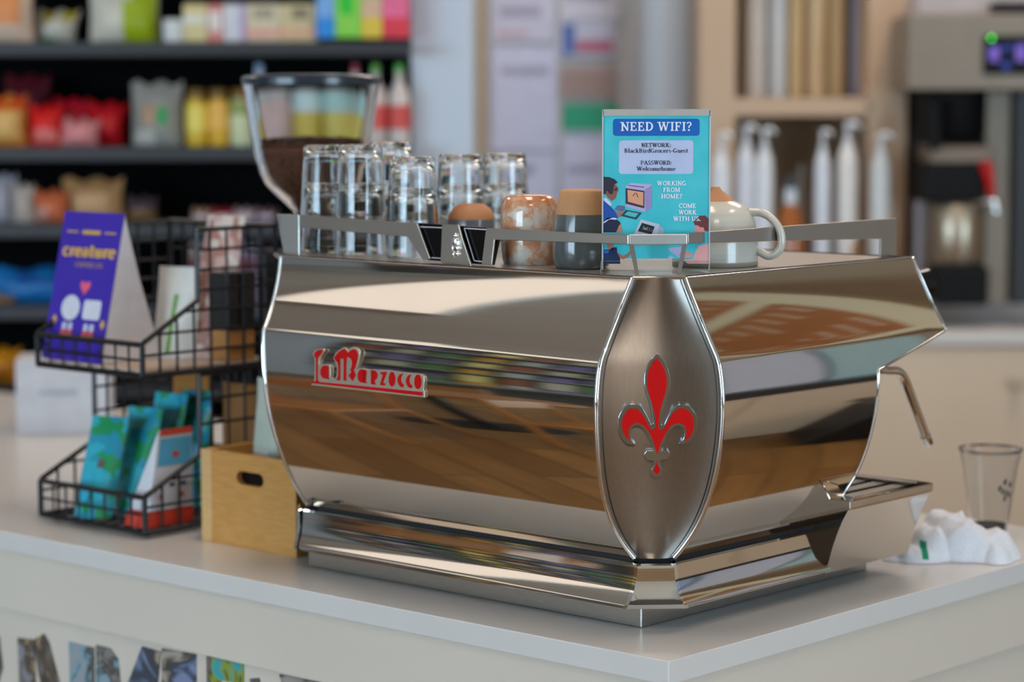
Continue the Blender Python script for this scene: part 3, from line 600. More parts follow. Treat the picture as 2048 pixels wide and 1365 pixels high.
def rrect(x0, y0, x1, y1, r):
    p = []
    for cx, cy, a0 in ((x1-r,y1-r,0),(x0+r,y1-r,90),(x0+r,y0+r,180),(x1-r,y0+r,270)):
        p += [(cx + r*math.cos(R(a0 + 22.5*i)), cy + r*math.sin(R(a0 + 22.5*i))) for i in range(5)]
    return p
def layer(n): return lambda u, v: (u, -.0003 * n, v)
def flat(name, poly, col, n=1): ob(name, G().face(poly, layer(n)), C(col, .45), pap)
a0, a1 = spx(1225, 271), spx(1397, 237); flat('banner', rrect(a0[0], a0[1], a1[0], a1[1], .004), '0e5cae')
a0, a1 = spx(1237, 347), spx(1385, 280); flat('info_box', rrect(a0[0], a0[1], a1[0], a1[1], .004), 'b4bcda')
def txt(s, cxp, ybase, hpx, wpx, col, name='lettering'):
    wt = 1.22 if col == 'e2e6f0' else 1.0
    x, y = spx(cxp, ybase); g = write(G(), s, x, y, hpx * SK, wpx * SK, layer(3), wt=wt); ob(name, g, C(col, .5), pap)
txt('NEED WIFI?', 1311, 261, 17.5, 142, 'dfe4f2')
txt('NETWORK:', 1311, 293.5, 8.2, 59, '1c2440'); txt('BlackBirdGrocers-Guest', 1311, 304.5, 8.2, 127, '1c2440')
txt('PASSWORD:', 1311, 328.5, 8.2, 62, '1c2440'); txt('Welcomehome', 1311, 340.5, 8.2, 77, '1c2440')
txt('WORKING', 1342, 370, 8.8, 58, 'e2e6f0'); txt('FROM', 1342, 383, 8.8, 34, 'e2e6f0'); txt('HOME?', 1342, 396, 8.8, 42, 'e2e6f0')
txt('COME', 1374, 415, 8.8, 34, 'e2e6f0'); txt('WORK', 1374, 428, 8.8, 36, 'e2e6f0'); txt('WITH US.', 1373, 441, 8.8, 55, 'e2e6f0')
def zp(pts): return [spx(1195 + x / 6.5, 340 + y / 6.5) for x, y in pts]
art = [
 ('printed_man', '8a5444', 1, [(200,170),(240,190),(262,225),(268,265),(250,290),(245,330),(230,365),(185,395),(130,350),(100,300),(105,255),(200,240)]),
 ('printed_man', '2e2a38', 2, [(75,80),(150,85),(220,115),(260,155),(235,170),(215,180),(200,240),(195,300),(160,310),(130,270),(110,260),(105,310),(75,300)]),
 ('printed_man', 'c8ccdc', 1, [(75,355),(115,360),(180,430),(165,465),(75,395)]),
 ('printed_man', '1e4a9c', 2, [(75,385),(165,465),(225,530),(265,620),(200,612),(120,640),(75,670)]),
 ('printed_man', '5a2a30', 3, [(205,240),(260,220),(262,230),(240,262),(225,262),(206,248)]),
 ('printed_man', 'a86a5c', 2, [(235,530),(290,525),(340,545),(300,580),(290,610),(265,600)]),
 ('printed_computer', '5a6a8c', 2, [(225,495),(260,450),(350,460),(355,505),(330,530),(225,515)]),
 ('printed_computer', 'b6a8d0', 1, [(360,205),(430,160),(700,185),(700,480),(620,540),(370,470)]),
 ('printed_computer', '9a88b8', 2, [(612,245),(700,190),(700,480),(620,540)]),
 ('printed_computer', '3a3244', 2, [(362,228),(605,265),(603,492),(362,430)]),
 ('printed_computer', 'd89878', 3, [(385,250),(592,283),(590,460),(390,405)]),
 ('printed_computer', '3a2e40', 3, [(398,188),(602,213),(602,222),(396,196)]),
 ('printed_computer', '5a4038', 4, [(450,330),(485,285),(490,292),(460,335)]), ('printed_computer', '5a4038', 4, [(495,292),(500,285),(530,350),(515,345)]),
 ('printed_keyboard', '1e4858', 1, [(300,590),(365,510),(575,550),(500,640)]), ('printed_keyboard', '58b0b4', 2, [(345,575),(390,530),(530,558),(485,610)]),
 ('printed_woman', '222440', 1, [(75,690),(130,630),(220,620),(280,660),(300,690),(270,730),(250,780),(235,805),(75,805)]),
 ('printed_woman', 'c07a64', 2, [(275,715),(300,695),(318,775),(310,808),(235,808),(258,775)]),
 ('printed_woman', 'c8cce0', 2, [(75,670),(120,615),(240,610),(245,640),(150,635),(85,685)]),
 ('printed_woman', '1a2a50', 1, [(80,1030),(150,1030),(210,1000),(250,1000),(255,1080),(295,1130),(295,1215),(80,1215)]),
 ('printed_woman', 'a86450', 2, [(255,1060),(330,1115),(400,1075),(440,1000),(465,1010),(410,1120),(330,1160),(290,1140)]),
 ('printed_woman', 'b07060', 1, [(110,940),(205,960),(200,1030),(130,1020)]), ('printed_woman', '1c60c0', 2, [(80,1040),(150,1040),(140,1075),(90,1080)]),
 ('printed_terminal', 'b8bcc8', 1, [(560,635),(800,700),(860,770),(860,900),(440,900)]), ('printed_terminal', 'a0a8b8', 2, [(800,700),(860,770),(860,900),(760,900)]),
 ('printed_terminal', '1c2430', 2, [(575,680),(740,730),(700,832),(520,790)]),
 ('printed_child', '6a3434', 2, [(1240,660),(1310,590),(1390,585),(1448,640),(1448,790),(1390,790),(1370,740),(1330,740),(1300,715),(1260,710)]),
 ('printed_child', 'd88c88', 1, [(1265,700),(1300,700),(1380,740),(1400,800),(1300,850),(1262,800),(1255,770)]),
 ('printed_child', 'e0a0a0', 1, [(1260,1080),(1310,980),(1448,950),(1448,1215),(1170,1215),(1110,1160),(1240,1150)]),
 ('printed_child', 'd08c84', 2, [(1040,1100),(1160,1050),(1240,1090),(1200,1130),(1110,1125)]),
 ('printed_keyboard', 'b0a8cc', 1, [(920,1010),(1120,990),(1125,1080),(1070,1140),(990,1085),(930,1050)]), ('printed_mouse', 'a8b0cc', 1, [(910,1130),(950,1110),(990,1135),(950,1165)]),
]
for nm, col, n, pts in art: flat(nm, zp(pts), col, n)
hc = ['50c8a0', 'd8d050', 'e89040', 'e06060', '5878e0']
for i, c in enumerate('hello'):
    g = G(); x, y = zp([(580 + i * 26, 765 + i * 7)])[0]; a, polys = glyph(c); k = .0042
    for j, p in enumerate(polys): g.face([(x + u * k * .9 + v * k * .25, y + v * k) for u, v in p], layer(4 + .02 * j))
    ob('lettering', g, C(hc[i], .5), pap)

# ------------------------------------------------------------------ grinder behind the glasses
gp = wl(1.044, .376)
GY = gp.y
gr = thing('coffee_grinder', 'coffee grinder with a clear hopper of beans behind the glasses', 'grinder', (at(623, 300, GY).x, GY, CT), TH)
gx = gr.location.x
def gz(y): return at(623, y, GY).z - CT
kk = GY / FPX
prof = [(137,160),(135,180),(131,205),(123,260),(114,312),(104,348),(94,369),(66,396),(37,422),(34,440)]
hop = G(); o_ = [(r * kk, gz(y)) for r, y in prof]; i_ = [(r * kk - .003, gz(y)) for r, y in prof][::-1]
hop.lathe(o_ + i_, 48, caps=(False, False))
plast = M('clear_hopper_plastic', 'f2f4f6', .03, trans=1, ior=1.12, var=0)
ob('hopper', hop, plast, gr, smooth=60)
ob('hopper_lid', G().lathe([(131*kk,gz(171)),(139*kk,gz(169)),(139*kk,gz(156)),(133*kk,gz(151)),(60*kk,gz(147)),(0.0001,gz(147))], 48), M('smoked_lid', '2a3038', .2), gr, smooth=40)
bean = M('roasted_bean', '5c3622', .4, var=.35, scale=200)
def bz(r, a): return gz(280) + .006 * math.sin(7 * a + r * 200) * math.sin(r * 160 + 3 * a) - .1 * r * r
rows = []
bp = [(110,318),(100,348),(90,369),(62,396),(34,420)]
g = G(); bl = [(0.0005, gz(274)), (40*kk, gz(276)), (80*kk, gz(280)), (108*kk, gz(288)), (115*kk, gz(297))] + [(r*kk - .004, gz(y)) for r, y in bp]
g.lathe(bl, 40, caps=(False, True))
vs = []
for x, y, z in g.v:
    q = .0022 * math.sin(x * 900 + z * 300) * math.sin(y * 800 - z * 700); vs.append((x * (1 + q * 4), y * (1 + q * 4), z + q))
g.v = vs
bm = ob('coffee_beans', g, bean, gr, smooth=30)
g = G()
for i in range(1500):
    a = random.random() * 6.283; t = random.random()
    if random.random() < .3: rr_ = math.sqrt(random.random()) * 112 * kk; zz = gz(278) - .6 * rr_ * rr_
    else:
        j = random.random() * 3.99; j0 = int(j); f = j - j0; r0, y0 = ([(115,297)] + bp)[j0]; r1, y1 = ([(115,297)] + bp)[j0 + 1]
        rr_ = (r0 + (r1 - r0) * f) * kk - .0075; zz = gz(y0 + (y1 - y0) * f)
    c = Vector((rr_ * math.cos(a), rr_ * math.sin(a), zz)); d = Vector((random.uniform(-1,1), random.uniform(-1,1), random.uniform(-1,1))).normalized() * .0075; e = d.orthogonal().normalized() * .0048; h_ = d.cross(e).normalized() * .0026
    g.add([c + d, c - d, c + e, c - e, c + h_, c - h_], [(0,2,4),(2,1,4),(1,3,4),(3,0,4),(2,0,5),(1,2,5),(3,1,5),(0,3,5)])
tag(ob('loose_beans', g, bean, gr), kind='stuff')
ob('hopper_neck', G().lathe([(36*kk,gz(424)),(36*kk,gz(470)),(.05,gz(475)),(.05,gz(500))], 32), black, gr, smooth=40)
ob('grinder_body', G().box((-.06,-.065,.03),(.06,.065,gz(500))), M('dark_grinder_body','2a2a2c',.35), gr, bevel=.012)
ob('grinder_foot', G().box((-.08,-.09,0),(.08,.09,.03)), black, gr, bevel=.006)

# ------------------------------------------------------------------ two tier wire rack
rk = thing('wire_rack', 'black two tier wire basket rack at the left end of the bar', 'rack', wl(1.04, 0), TH)
wire = M('black_wire', '16161a', .4)
RW, RD, RM = .27, .287, .116
def rw(pts, r=.0025, nm='wire'): ob(nm, G().tube(pts, r, 6), wire, rk)
def basket(z0, zf, zm, zt, tall):
    # z0 floor, zf front height, zm height where the sides reach the post, zt height of the back
    fr = .0050
    for a in (0, RW):
        rw([(0,a,z0),(0,a,zf),(.004,a,zf+.004),(RM,a,zm),(RM,a,zt),(RD,a,zt),(RD,a,z0)], fr, 'frame')
        rw([(0,a,z0),(RD,a,z0)], fr, 'frame')
        for i in range(1, 8):
            b = RD * i / 8; top_ = zf + (zm - zf) * b / RM if b < RM else zt
            rw([(b,a,z0),(b,a,top_)])
        n = 5 if not tall else 6
        for j in range(1, n + 1):
            z = z0 + (zt - z0) * j / (n + 1)
            b0 = 0 if z < zf else (RM * (z - zf) / (zm - zf) if z < zm else RM)
            rw([(b0,a,z),(RD,a,z)])
    for b, z in ((0, zf), (0, z0), (RD, z0), (RD, zt)): rw([(b,0,z),(b,RW,z)], fr, 'frame')
    for i in range(1, 8): a = RW * i / 8; rw([(RD,a,z0),(RD,a,zt)])
    for i in range(1, 8): a = RW * i / 8; rw([(0,a,zf),(0,a,z0),(RD,a,z0)])
    for j in range(1, 5): rw([(RD,0,z0+(zt-z0)*j/5),(RD,RW,z0+(zt-z0)*j/5)])
    rw([(0,0,(z0+zf)/2),(0,RW,(z0+zf)/2)])
    for j in range(1, 5): rw([(RD*j/5,0,z0),(RD*j/5,RW,z0)])
basket(.010, .067, .124, .255, False)
basket(.262, .312, .376, .490, True)
for a in (.02, RW - .02):
    for b in (.02, RD - .02): ob('rubber_foot', G().lathe([(.006,0),(.006,.009)], 10, (b, a, 0)), black, rk)
ob('shelf_liner', G().box((.006,.004,.2665),(RD-.006,RW-.004,.270)), M('pale_liner', 'cbb6a4', .6), rk)

def rloc(a, b, z): return wl(1.04 + a, b, z)
# tent card
cd = thing('tent_card', 'purple folded tent card with yellow lettering in the upper basket', 'card', rloc(.128, .018, .2705), TH)
CW, CH, LEAN = .156, .243, .055
def cf(u, v, n=0): # u across 0..1 (left to right as seen), v up 0..1
    return (LEAN * v - .0004 * n, CW * (1 - u), CH * v)
pur = M('purple_card', '3c22a4', .5)
fcard = ob('card_front', G().hexa([cf(0,0),cf(1,0),(.0012,0,0),(.0012,CW,0)], [cf(0,1),cf(1,1),(LEAN+.0012,0,CH),(LEAN+.0012,CW,CH)]), pur, cd)
ob('card_back', G().grid([[(.0015+LEAN+(t_)*.075 - .02*math.sin(math.pi*t_), 0, CH*(1-t_)), (.0015+LEAN+(t_)*.075 - .02*math.sin(math.pi*t_), CW, CH*(1-t_))] for t_ in [i/10 for i in range(11)]]), M('white_card', 'dcdce4', .6), cd)
ob('card_gusset', G().add([(.0015,.001,.001),(LEAN+.001,.001,CH-.002),(LEAN+.03,.001,CH*.55),(.0015+LEAN+.073,.001,.001)], [(0,1,2,3)]), M('white_card'), cd)
yel = C('e0b040', .5); 
g = write(G(), 'creature', .52, .70, .085, .88, lambda u, v: cf(u, v, 2), wt=1.7, nrm=(-1, 0, .2)); ob('lettering', g, yel, fcard)
g = write(G(), 'COFFEE CO', .55, .630, .032, .46, lambda u, v: cf(u, v, 2), nrm=(-1, 0, .2)); ob('lettering', g, C('c09a50', .5), fcard)
for x0, x1 in ((.1, .29), (.36, .66), (.73, .92)):
    h_ = .006 if x1 - x0 < .25 else .014
    ob('printed_rule', G().face([(x0,.865-h_),(x1,.865-h_),(x1,.865+h_),(x0,.865+h_)], lambda u, v: cf(u, v, 2)), C('c8a048', .5), fcard)
def ellp(cx, cy, rx, ry, n=20): return [(cx + rx*math.cos(2*math.pi*i/n), cy + ry*math.sin(2*math.pi*i/n)) for i in range(n)]
def cflat(poly, col, n=2): ob('printed_shape', G().face(poly, lambda u, v: cf(u, v, n)), C(col, .5), fcard)
cflat([(.55,.445),(.63,.50),(.635,.525),(.60,.54),(.55,.525),(.50,.54),(.465,.525),(.47,.50)], 'e86080')
cflat(ellp(.36,.355,.155,.085), 'd8d8e4'); cflat(rrect(.575,.285,.865,.415,.03), 'd8d8e4')
for cx in (.30,.40,.66,.76): cflat(rrect(cx-.035,.205,cx+.035,.255,.01), 'c8c8dc'); cflat(rrect(cx-.045,.175,cx+.045,.208,.01), 'd05060', 3); cflat(rrect(cx-.05,.16,cx+.05,.178,.008), 'e0b040', 4)
for cx, cy in ((.12,.27),(.93,.26)): cflat([(cx,cy+.035),(cx+.04,cy),(cx,cy-.035),(cx-.04,cy)], 'e0b040')

def pouch(name, label, loc, rz, w, h, d, mat, lean=0, group=None, parts=(), seal=.1):
    """stand-up pouch: bulging body, flat crimped top; facing -x of its own frame"""
    r = thing(name, label, 'bag', loc, rz, group); g = G(); rows = []
    n = 14
    def sec(v):
        t = d * (1 - v) ** .7 * (1 if v < .9 else .4) + .002; return t
    N = 10
    for side in (-1, 1):
        rows = []
        for i in range(n + 1):
            v = i / n; t = sec(v); row = []
            for k in range(N + 1):
                u = k / N; e = math.sin(math.pi * u) ** .6
                row.append((side * t / 2 * e + lean * v + .002 * math.sin(9 * u + 5 * v), (u - .5) * w * (1 - .05 * math.sin(math.pi * v)), h * v))
            rows.append(row)
        g.grid(rows, flip=side < 0)
    o = ob('pouch_body', g, mat, r, smooth=60)
    for nm, u0, u1, v0, v1, m in parts:
        pg = G(); rows = []
        for i in range(7):
            v = v0 + (v1 - v0) * i / 6; t = sec(v); row = []
            for k in range(9):
                u = u0 + (u1 - u0) * k / 8; e = math.sin(math.pi * min(max(u, .001), .999)) ** .6
                row.append((-t / 2 * e - .0012 + lean * v + .002 * math.sin(9 * u + 5 * v), (u - .5) * w * (1 - .05 * math.sin(math.pi * v)), h * v))
            rows.append(row)
        ob(nm, pg.grid(rows), m, o)
    return r
def leafy(name, c1, c2, c3, sc):
    m = bpy.data.materials.new(name); m.use_nodes = True; nt = m.node_tree; b = nt.nodes['Principled BSDF']; L = nt.links.new
    tc = nt.nodes.new('ShaderNodeTexCoord'); nz = nt.nodes.new('ShaderNodeTexVoronoi'); nz.inputs['Scale'].default_value = sc
    rp = nt.nodes.new('ShaderNodeValToRGB'); rp.color_ramp.interpolation = 'CONSTANT'; e = rp.color_ramp.elements; e[0].color = srgb(c1); e[0].position = 0; e[1].position = .38; e[1].color = srgb(c2); k = e.new(.66); k.color = srgb(c3)
    L(tc.outputs['Object'], nz.inputs['Vector']); L(nz.outputs['Color'], rp.inputs[0]); L(rp.outputs[0], b.inputs['Base Color']); b.inputs['Roughness'].default_value = .35; return m
tl = leafy('teal_leaf_print', '1c98b4', '2ab0c4', '1a9a5c', 60); tl2 = leafy('blue_leaf_print', '1486a8', '1c9c9c', '0e6c50', 95)
bw = 'leaf patterned coffee bags in the lower basket'
pouch('coffee_bag', 'front teal leaf patterned coffee bag in the lower basket', rloc(.178, .035, .013), TH + .25, .078, .160, .045, tl, .055, bw, [('bag_label', .5, .85, .12, .42, C('38b4d4', .4)), ('bag_seal', .3, .5, .5, .58, C('6a5a58', .4))])
pouch('coffee_bag', 'second teal leaf patterned coffee bag from the front', rloc(.160, .10, .013), TH + .2, .075, .172, .045, tl, .045, bw)
pouch('coffee_bag', 'third teal leaf patterned coffee bag, taller and further back', rloc(.168, .165, .013), TH + .15, .075, .190, .045, tl, .04, bw)
pouch('coffee_bag', 'rearmost dark blue green coffee bag in the lower basket', rloc(.150, .215, .013), TH + .1, .075, .192, .045, tl2, .03, bw)
w1 = M('white_pouch', 'd2d4dc', .4, var=.03)
wbag = thing('coffee_bag', 'white coffee bag with red base and blue label in the lower basket', 'bag', rloc(0, 0, .0135), TH)
WB = [(.014,.014),(.112,.014),(.112,.072),(.014,.072)]; WT = [(.052,.026),(.124,.026)]; WH = .156     # base corners (b,a), top seam
def wface(p, q, r_, t_, u0, u1, v0, v1, n, off=.0009):
    P, Q, R2, T = (Vector(x) for x in (p, q, r_, t_)); nn = (Q - P).cross(T - P).normalized() * off * n
    def f(u, v): return P.lerp(Q, u).lerp(T.lerp(R2, u), v) + nn
    rows = [[f(u0 + (u1-u0)*k/6, v0 + (v1-v0)*i/6) for k in range(7)] for i in range(7)]; return G().grid(rows)
bs = [Vector((b, a, 0)) for b, a in WB]; tp_ = [Vector((b, a, WH)) for b, a in WT]
body = ob('bag_body', G().add(bs + tp_, [(0,1,2,3),(0,4,5,1),(0,3,4),(1,5,2),(3,2,5,4)]), w1, wbag, bevel=.002)
RF = (bs[0], bs[1], tp_[1], tp_[0]); LF = (bs[3], bs[0], tp_[0], tp_[0])
for nm, F_, u0, u1, v0, v1, c, n in [('red_base', RF, 0, 1, 0, .17, 'd0402c', 1), ('red_base', LF, 0, 1, 0, .17, 'd0402c', 1), ('blue_label', RF, .08, .95, .62, .90, '5ab0d8', 1), ('red_top', RF, .05, .97, .93, .995, 'd85040', 1),
    ('printed_dot', RF, .14, .26, .40, .44, '2a3450', 1), ('printed_dot', RF, .42, .54, .40, .44, '2a3450', 1), ('printed_dot', RF, .70, .82, .40, .44, '2a3450', 1), ('printed_mark', RF, .2, .28, .28, .33, 'c85048', 1), ('printed_mark', RF, .7, .78, .28, .33, 'c85048', 1), ('printed_mark', RF, .45, .6, .70, .76, 'd85040', 2)]:
    ob(nm, wface(*F_, u0, u1, v0, v1, n), C(c, .45), body)
pouch('coffee_bag', 'added brown kraft bag at the back of the lower basket', rloc(.06, .262, .013), TH, .10, .21, .035, C('8a5a28', .6), .0)  # this bag and the next are added for the brown tone behind the wires
pouch('coffee_bag', 'added amber kraft bag at the back left of the lower basket', rloc(.19, .262, .013), TH, .10, .225, .035, C('a8702c', .6), .0)
pouch('coffee_bag', 'white and green bag standing behind the tent card', rloc(.125, .17, .271), TH + .2, .09, .15, .045, C('d6d8d4', .5), .02, None, [('green_stripe', .4, .5, .05, .7, C('6aa040', .5))])
pouch('coffee_bag', 'tall pink and cream bag at the back of the upper basket', rloc(.088, .205, .271), TH + .1, .09, .235, .05, leafy('pink_print', 'c8a8a0', 'a87a70', 'd0c4bc', 60), .06)
bx = thing('card_box', 'black card with orange strip at the right of the upper basket', 'box', rloc(.030, .215, .2705), TH)
ob('box_body', G().box((-.028,-.026,.05),(.028,.026,.145)), M('black_card','101012',.5), bx, bevel=.002)
ob('box_base', G().box((-.028,-.026,0),(.028,.026,.05)), C('b8834a', .6), bx, bevel=.002)

# ------------------------------------------------------------------ bamboo crate
cr = thing('bamboo_crate', 'small bamboo crate with a slot handle beside the machine', 'crate', wl(.746, .055), TH)
bam = M('bamboo', 'bd8644', .45, color2='cc9856', scale=14, stretch=(1, 2, 14), var=.1)
CWd, CHt, CDp = .220, .148, .17
# front board with a real slot: built as a frame of strips round the hole
def boards():
    z0, z1 = .100, .1215
    g = G(); f = lambda u, v, w: (w, u, v)
    g.prism([(.012,0),(CWd-.024,0),(CWd-.024,z0),(.012,z0)], f, .011); g.prism([(.012,z1),(CWd-.024,z1),(CWd-.024,CHt),(.012,CHt)], f, .011)
    g.prism([(.012,z0),(.083,z0),(.0755,.1045),(.0735,.1108),(.0755,.117),(.083,z1),(.012,z1)], f, .011)
    g.prism([(.1275,z0),(CWd-.024,z0),(CWd-.024,z1),(.1275,z1),(.135,.117),(.137,.1108),(.135,.1045)], f, .011); return g
ob('front_board', boards(), bam, cr)
ob('corner_post', G().box((-.001, CWd-.024, 0), (.016, CWd, CHt)), M('pale_bamboo', 'd2aa72', .45, var=.06, scale=14, stretch=(1, 2, 14)), cr, bevel=.001); ob('corner_post', G().box((-.001, 0, 0), (.016, .012, CHt)), bam, cr, bevel=.001)
ob('side_board', G().box((.016, 0, 0), (CDp, .011, CHt)), bam, cr); ob('side_board', G().box((.016, CWd-.011, 0), (CDp, CWd, CHt)), bam, cr)
ob('back_board', G().box((CDp-.011, .011, 0), (CDp, CWd-.011, CHt)), bam, cr); ob('crate_floor', G().box((.011,.011,.004),(CDp-.011,CWd-.011,.012)), bam, cr)
ob('slot_backing', G().box((.0125,.02,.02),(.016,CWd-.03,.138)), blackgloss, cr)  # thin black sheet right behind the slot
pouch('coffee_bag', 'pale green bag standing in the bamboo crate', wl(.885, .125, .013), TH - .1, .085, .245, .06, M('pale_green_bag', 'b4bcae', .5), .01, None, [('bag_label', .25, .8, .30, .55, C('d0d2cc', .5)), ('printed_mark', .35, .7, .38, .50, C('6a6c70', .5))])

# ------------------------------------------------------------------ right end: towel and plastic cup
from mathutils import noise
tb = Vector((at(1905, 1118, 3.64).x, 3.66, CT))
LUMP = []
for (px, py, dy, rx, ry) in [(1862, 1052, 0, .034, .045), (1893, 1018, .03, .036, .035), (1925, 1034, .0, .050, .045), (1962, 1052, 0, .048, .050), (1984, 1078, -.02, .024, .045), (1838, 1092, -.03, .034, .030), (1808, 1112, -.035, .026, .016)]:
    p = at(px, py, tb.y + dy) - tb; LUMP.append((p.x, dy, rx, ry, max(p.z, .004)))
def cloth_h(x, y):
    h = 0
    for cx, cy, rx, ry, hz_ in LUMP:
        q = ((x - cx) / rx) ** 2 + ((y - cy) / ry) ** 2
        if q < 1.6: h = max(h, hz_ * max(0, 1 - (q / 1.6) ** 1.8))
    if h > 0:
        f = noise.ridged_multi_fractal(Vector((x * 17, y * 17 + 3, .3)), 1.0, 2.0, 2, 1.0, 2.0)
        f2 = noise.noise(Vector((x * 60, y * 60, 4)))
        h = h * (.66 + .27 * f) + .0025 * f2 * min(1, h / .02)
    return max(h, 0)
nx_, ny_ = 120, 84; x0_, x1_, y0_, y1_ = -.15, .14, -.10, .10
vid = {}; cl = G()
for i in range(ny_ + 1):
    for k in range(nx_ + 1):
        x = x0_ + (x1_ - x0_) * k / nx_; y = y0_ + (y1_ - y0_) * i / ny_
        cl.v.append((x, y, cloth_h(x, y) + .0008))
GS = [(1842, 1100, .011, .012), (1893, 1034, .022, .004)]
gsw = [(at(px, py, tb.y - .03) - tb, w, h) for px, py, w, h in GS]
for i in range(ny_):
    for k in range(nx_):
        a = i * (nx_ + 1) + k; q = (a, a + 1, a + nx_ + 2, a + nx_ + 1)
        if max(cl.v[n][2] for n in q) > .0012:
            c = Vector(cl.v[a]); m_ = 0
            for p, w, h in gsw:
                if abs(c.x - p.x) < w / 2 and abs(c.z - p.z) < h and c.y < .0: m_ = 1
            cl.f.append(q); cl.mi.append(m_)
tw = tag(ob('cleaning_towel', cl, [M('white_terry', 'd9dbe2', .9, bump=.35, scale=300), M('green_stripe', '128a66', .9)], loc=tb, smooth=80), 'crumpled white cleaning towel with green stripes beside the drip tray', 'towel')
cpY = 3.83; cpo = at(1978, 1075, cpY); kk = cpY / FPX
pc = thing('plastic_cup', 'clear plastic cup with a little coffee left at the right edge', 'cup', (cpo.x, cpY, CT))
pr = [(33,0),(35,3),(40,40),(47,90),(56,150),(60,165),(60,172),(64,175),(64,180),(60,180)]
pet = M('clear_pet', 'f6f8fa', .02, trans=1, ior=1.2, var=0)
ob('cup_wall', G().lathe([(r*kk, z*kk) for r, z in pr] + [(r*kk-.0011, z*kk+.001) for r, z in pr[::-1][2:]], 40, caps=(True, True)), pet, pc, smooth=50)
ob('coffee', G().lathe([(32*kk,.003),(35*kk,.020),(.0005,.019)], 32), M('coffee_dregs', '1e120c', .1), pc, smooth=50)
g = G()
for i, (u, z) in enumerate([(-.15,105),(.05,118),(.2,95),(.32,112),(.12,84),(.38,90),(.0,98)]):
    a = -math.pi/2 + .35 + u; r = (40 + (z-40)*.14 + 1.2) * kk
    def cy_(uu, vv, r=r, a=a, z=z): return (r*math.cos(a+uu)*1.005, r*math.sin(a+uu)*1.005, z*kk + vv)
    g.face([(-.09,-.002),(.02,-.006),(.09,.001),(.05,.006),(-.03,.003)], cy_)
ob('printed_logo', g, C('20262c', .5), pc)

# ------------------------------------------------------------------ dark grocery shelving on the left
SY = 6.2                         # front of the shelves
dark = M('dark_shelf_metal', '2c2c2f', .5, var=.05)
SX0, SX1 = at(-420, 300, SY).x, at(816, 300, SY).x
def zof(y, Y=SY): return at(400, y, Y).z
un = thing('shelving_unit', 'dark grey metal grocery shelving behind the bar on the left', 'shelving', (SX0, SY, 0))
ux = SX1 - SX0
edges = [-150, 112, 322, 476, 640, 800, 960]
for y in edges:
    z = zof(y); ob('shelf', G().box((0, 0, z), (ux, .42, z + .036)), dark, un, bevel=.003)
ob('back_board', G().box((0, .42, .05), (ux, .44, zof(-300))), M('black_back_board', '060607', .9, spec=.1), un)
ob('upright', G().box((-.02, .40, 0), (0, .45, zof(-300))), dark, un); ob('upright', G().box((ux, .40, 0), (ux + .02, .45, zof(-300))), dark, un)
ob('base_plinth', G().box((0, .02, 0), (ux, .42, .12)), dark, un)
def stand(y): return zof(y) + .0362
def item(kind, name, label, x0, x1, ytop, shelf, col, Y=.10, d=None, cat=None, col2=None, bands=(), lean=0, rough=.45):
    z0 = stand(shelf); yy = SY + Y; a = at(x0, ytop, yy); b = at(x1, ytop, yy); w = b.x - a.x; h = a.z - z0; cx = (a.x + b.x) / 2
    d = d or min(w, .12); r = thing(name, label, cat or {'bag': 'bag', 'box': 'box', 'jar': 'jar', 'bottle': 'bottle', 'tin': 'tin'}[kind], (cx, yy + d / 2, z0))
    m = C(col, rough)
    if kind == 'box':
        body = ob('carton', G().box((-w/2, -d/2, 0), (w/2, d/2, h)), m, r, bevel=.003)
        for (u0, u1, v0, v1, c) in bands: ob('printed_panel', G().box((-w/2 + w*u0, -d/2 - .0012, h*v0), (-w/2 + w*u1, -d/2, h*v1)), C(c, .5), body)
    elif kind == 'bag':
        rows = []; g = G(); n = 10
        for sd in (-1, 1):
            rows = []
            for i in range(n + 1):
                v = i / n; t = d * (math.sin(math.pi * (.12 + .86 * v)) ** .7); rows.append([(( -.5 + k/8) * w * (1 - .06*math.sin(math.pi*v)) + lean * w * v, sd * t/2 * math.sin(math.pi * min(max(k/8,.02),.98)) ** .5, h * v + .008*math.sin(k*1.7)*v) for k in range(9)])
            g.grid(rows, flip=sd > 0)
        body = ob('bag_body', g, m, r, smooth=70)
        for (u0, u1, v0, v1, c) in bands:
            rows = []
            for i in range(5):
                v = v0 + (v1-v0)*i/4; t = d * (math.sin(math.pi * (.12 + .86 * v)) ** .7); rows.append([((-.5 + u) * w * (1 - .06*math.sin(math.pi*v)) + lean*w*v, -t/2 * math.sin(math.pi*min(max(u,.02),.98)) ** .5 - .003, h*v) for u in [u0 + (u1-u0)*k/6 for k in range(7)]])
            ob('printed_panel', G().grid(rows), C(c, .45), body)
    else:
        R_ = w / 2
        if kind == 'jar': pr = [(R_*.9,0),(R_,.006),(R_,h*.74),(R_*.8,h*.80),(R_*.8,h*.82)]; cp = [(R_*.86,h*.82),(R_*.86,h*.99),(R_*.8,h)]
        elif kind == 'tin': pr = [(R_*.97,0),(R_,.004),(R_,h-.004)]; cp = [(R_*.98,h-.004),(R_*.98,h),(R_*.9,h-.002)]
        else: pr = [(R_*.9,0),(R_,.006),(R_,h*.60),(R_*.75,h*.70),(R_*.36,h*.78),(R_*.34,h*.9)]; cp = [(R_*.38,h*.9),(R_*.38,h),(R_*.3,h)]
        body = ob('container', G().lathe(pr, 24), m, r, smooth=50); ob('lid', G().lathe(cp, 24), C(col2 or 'b0b0b0', .4), r, smooth=50)
        for (u0, u1, v0, v1, c) in bands: ob('printed_panel', G().lathe([(R_ + .0012, h*v0), (R_ + .0012, h*v1)], 24, caps=(False, False)), C(c, .5), body, smooth=50)
    return r
I = item
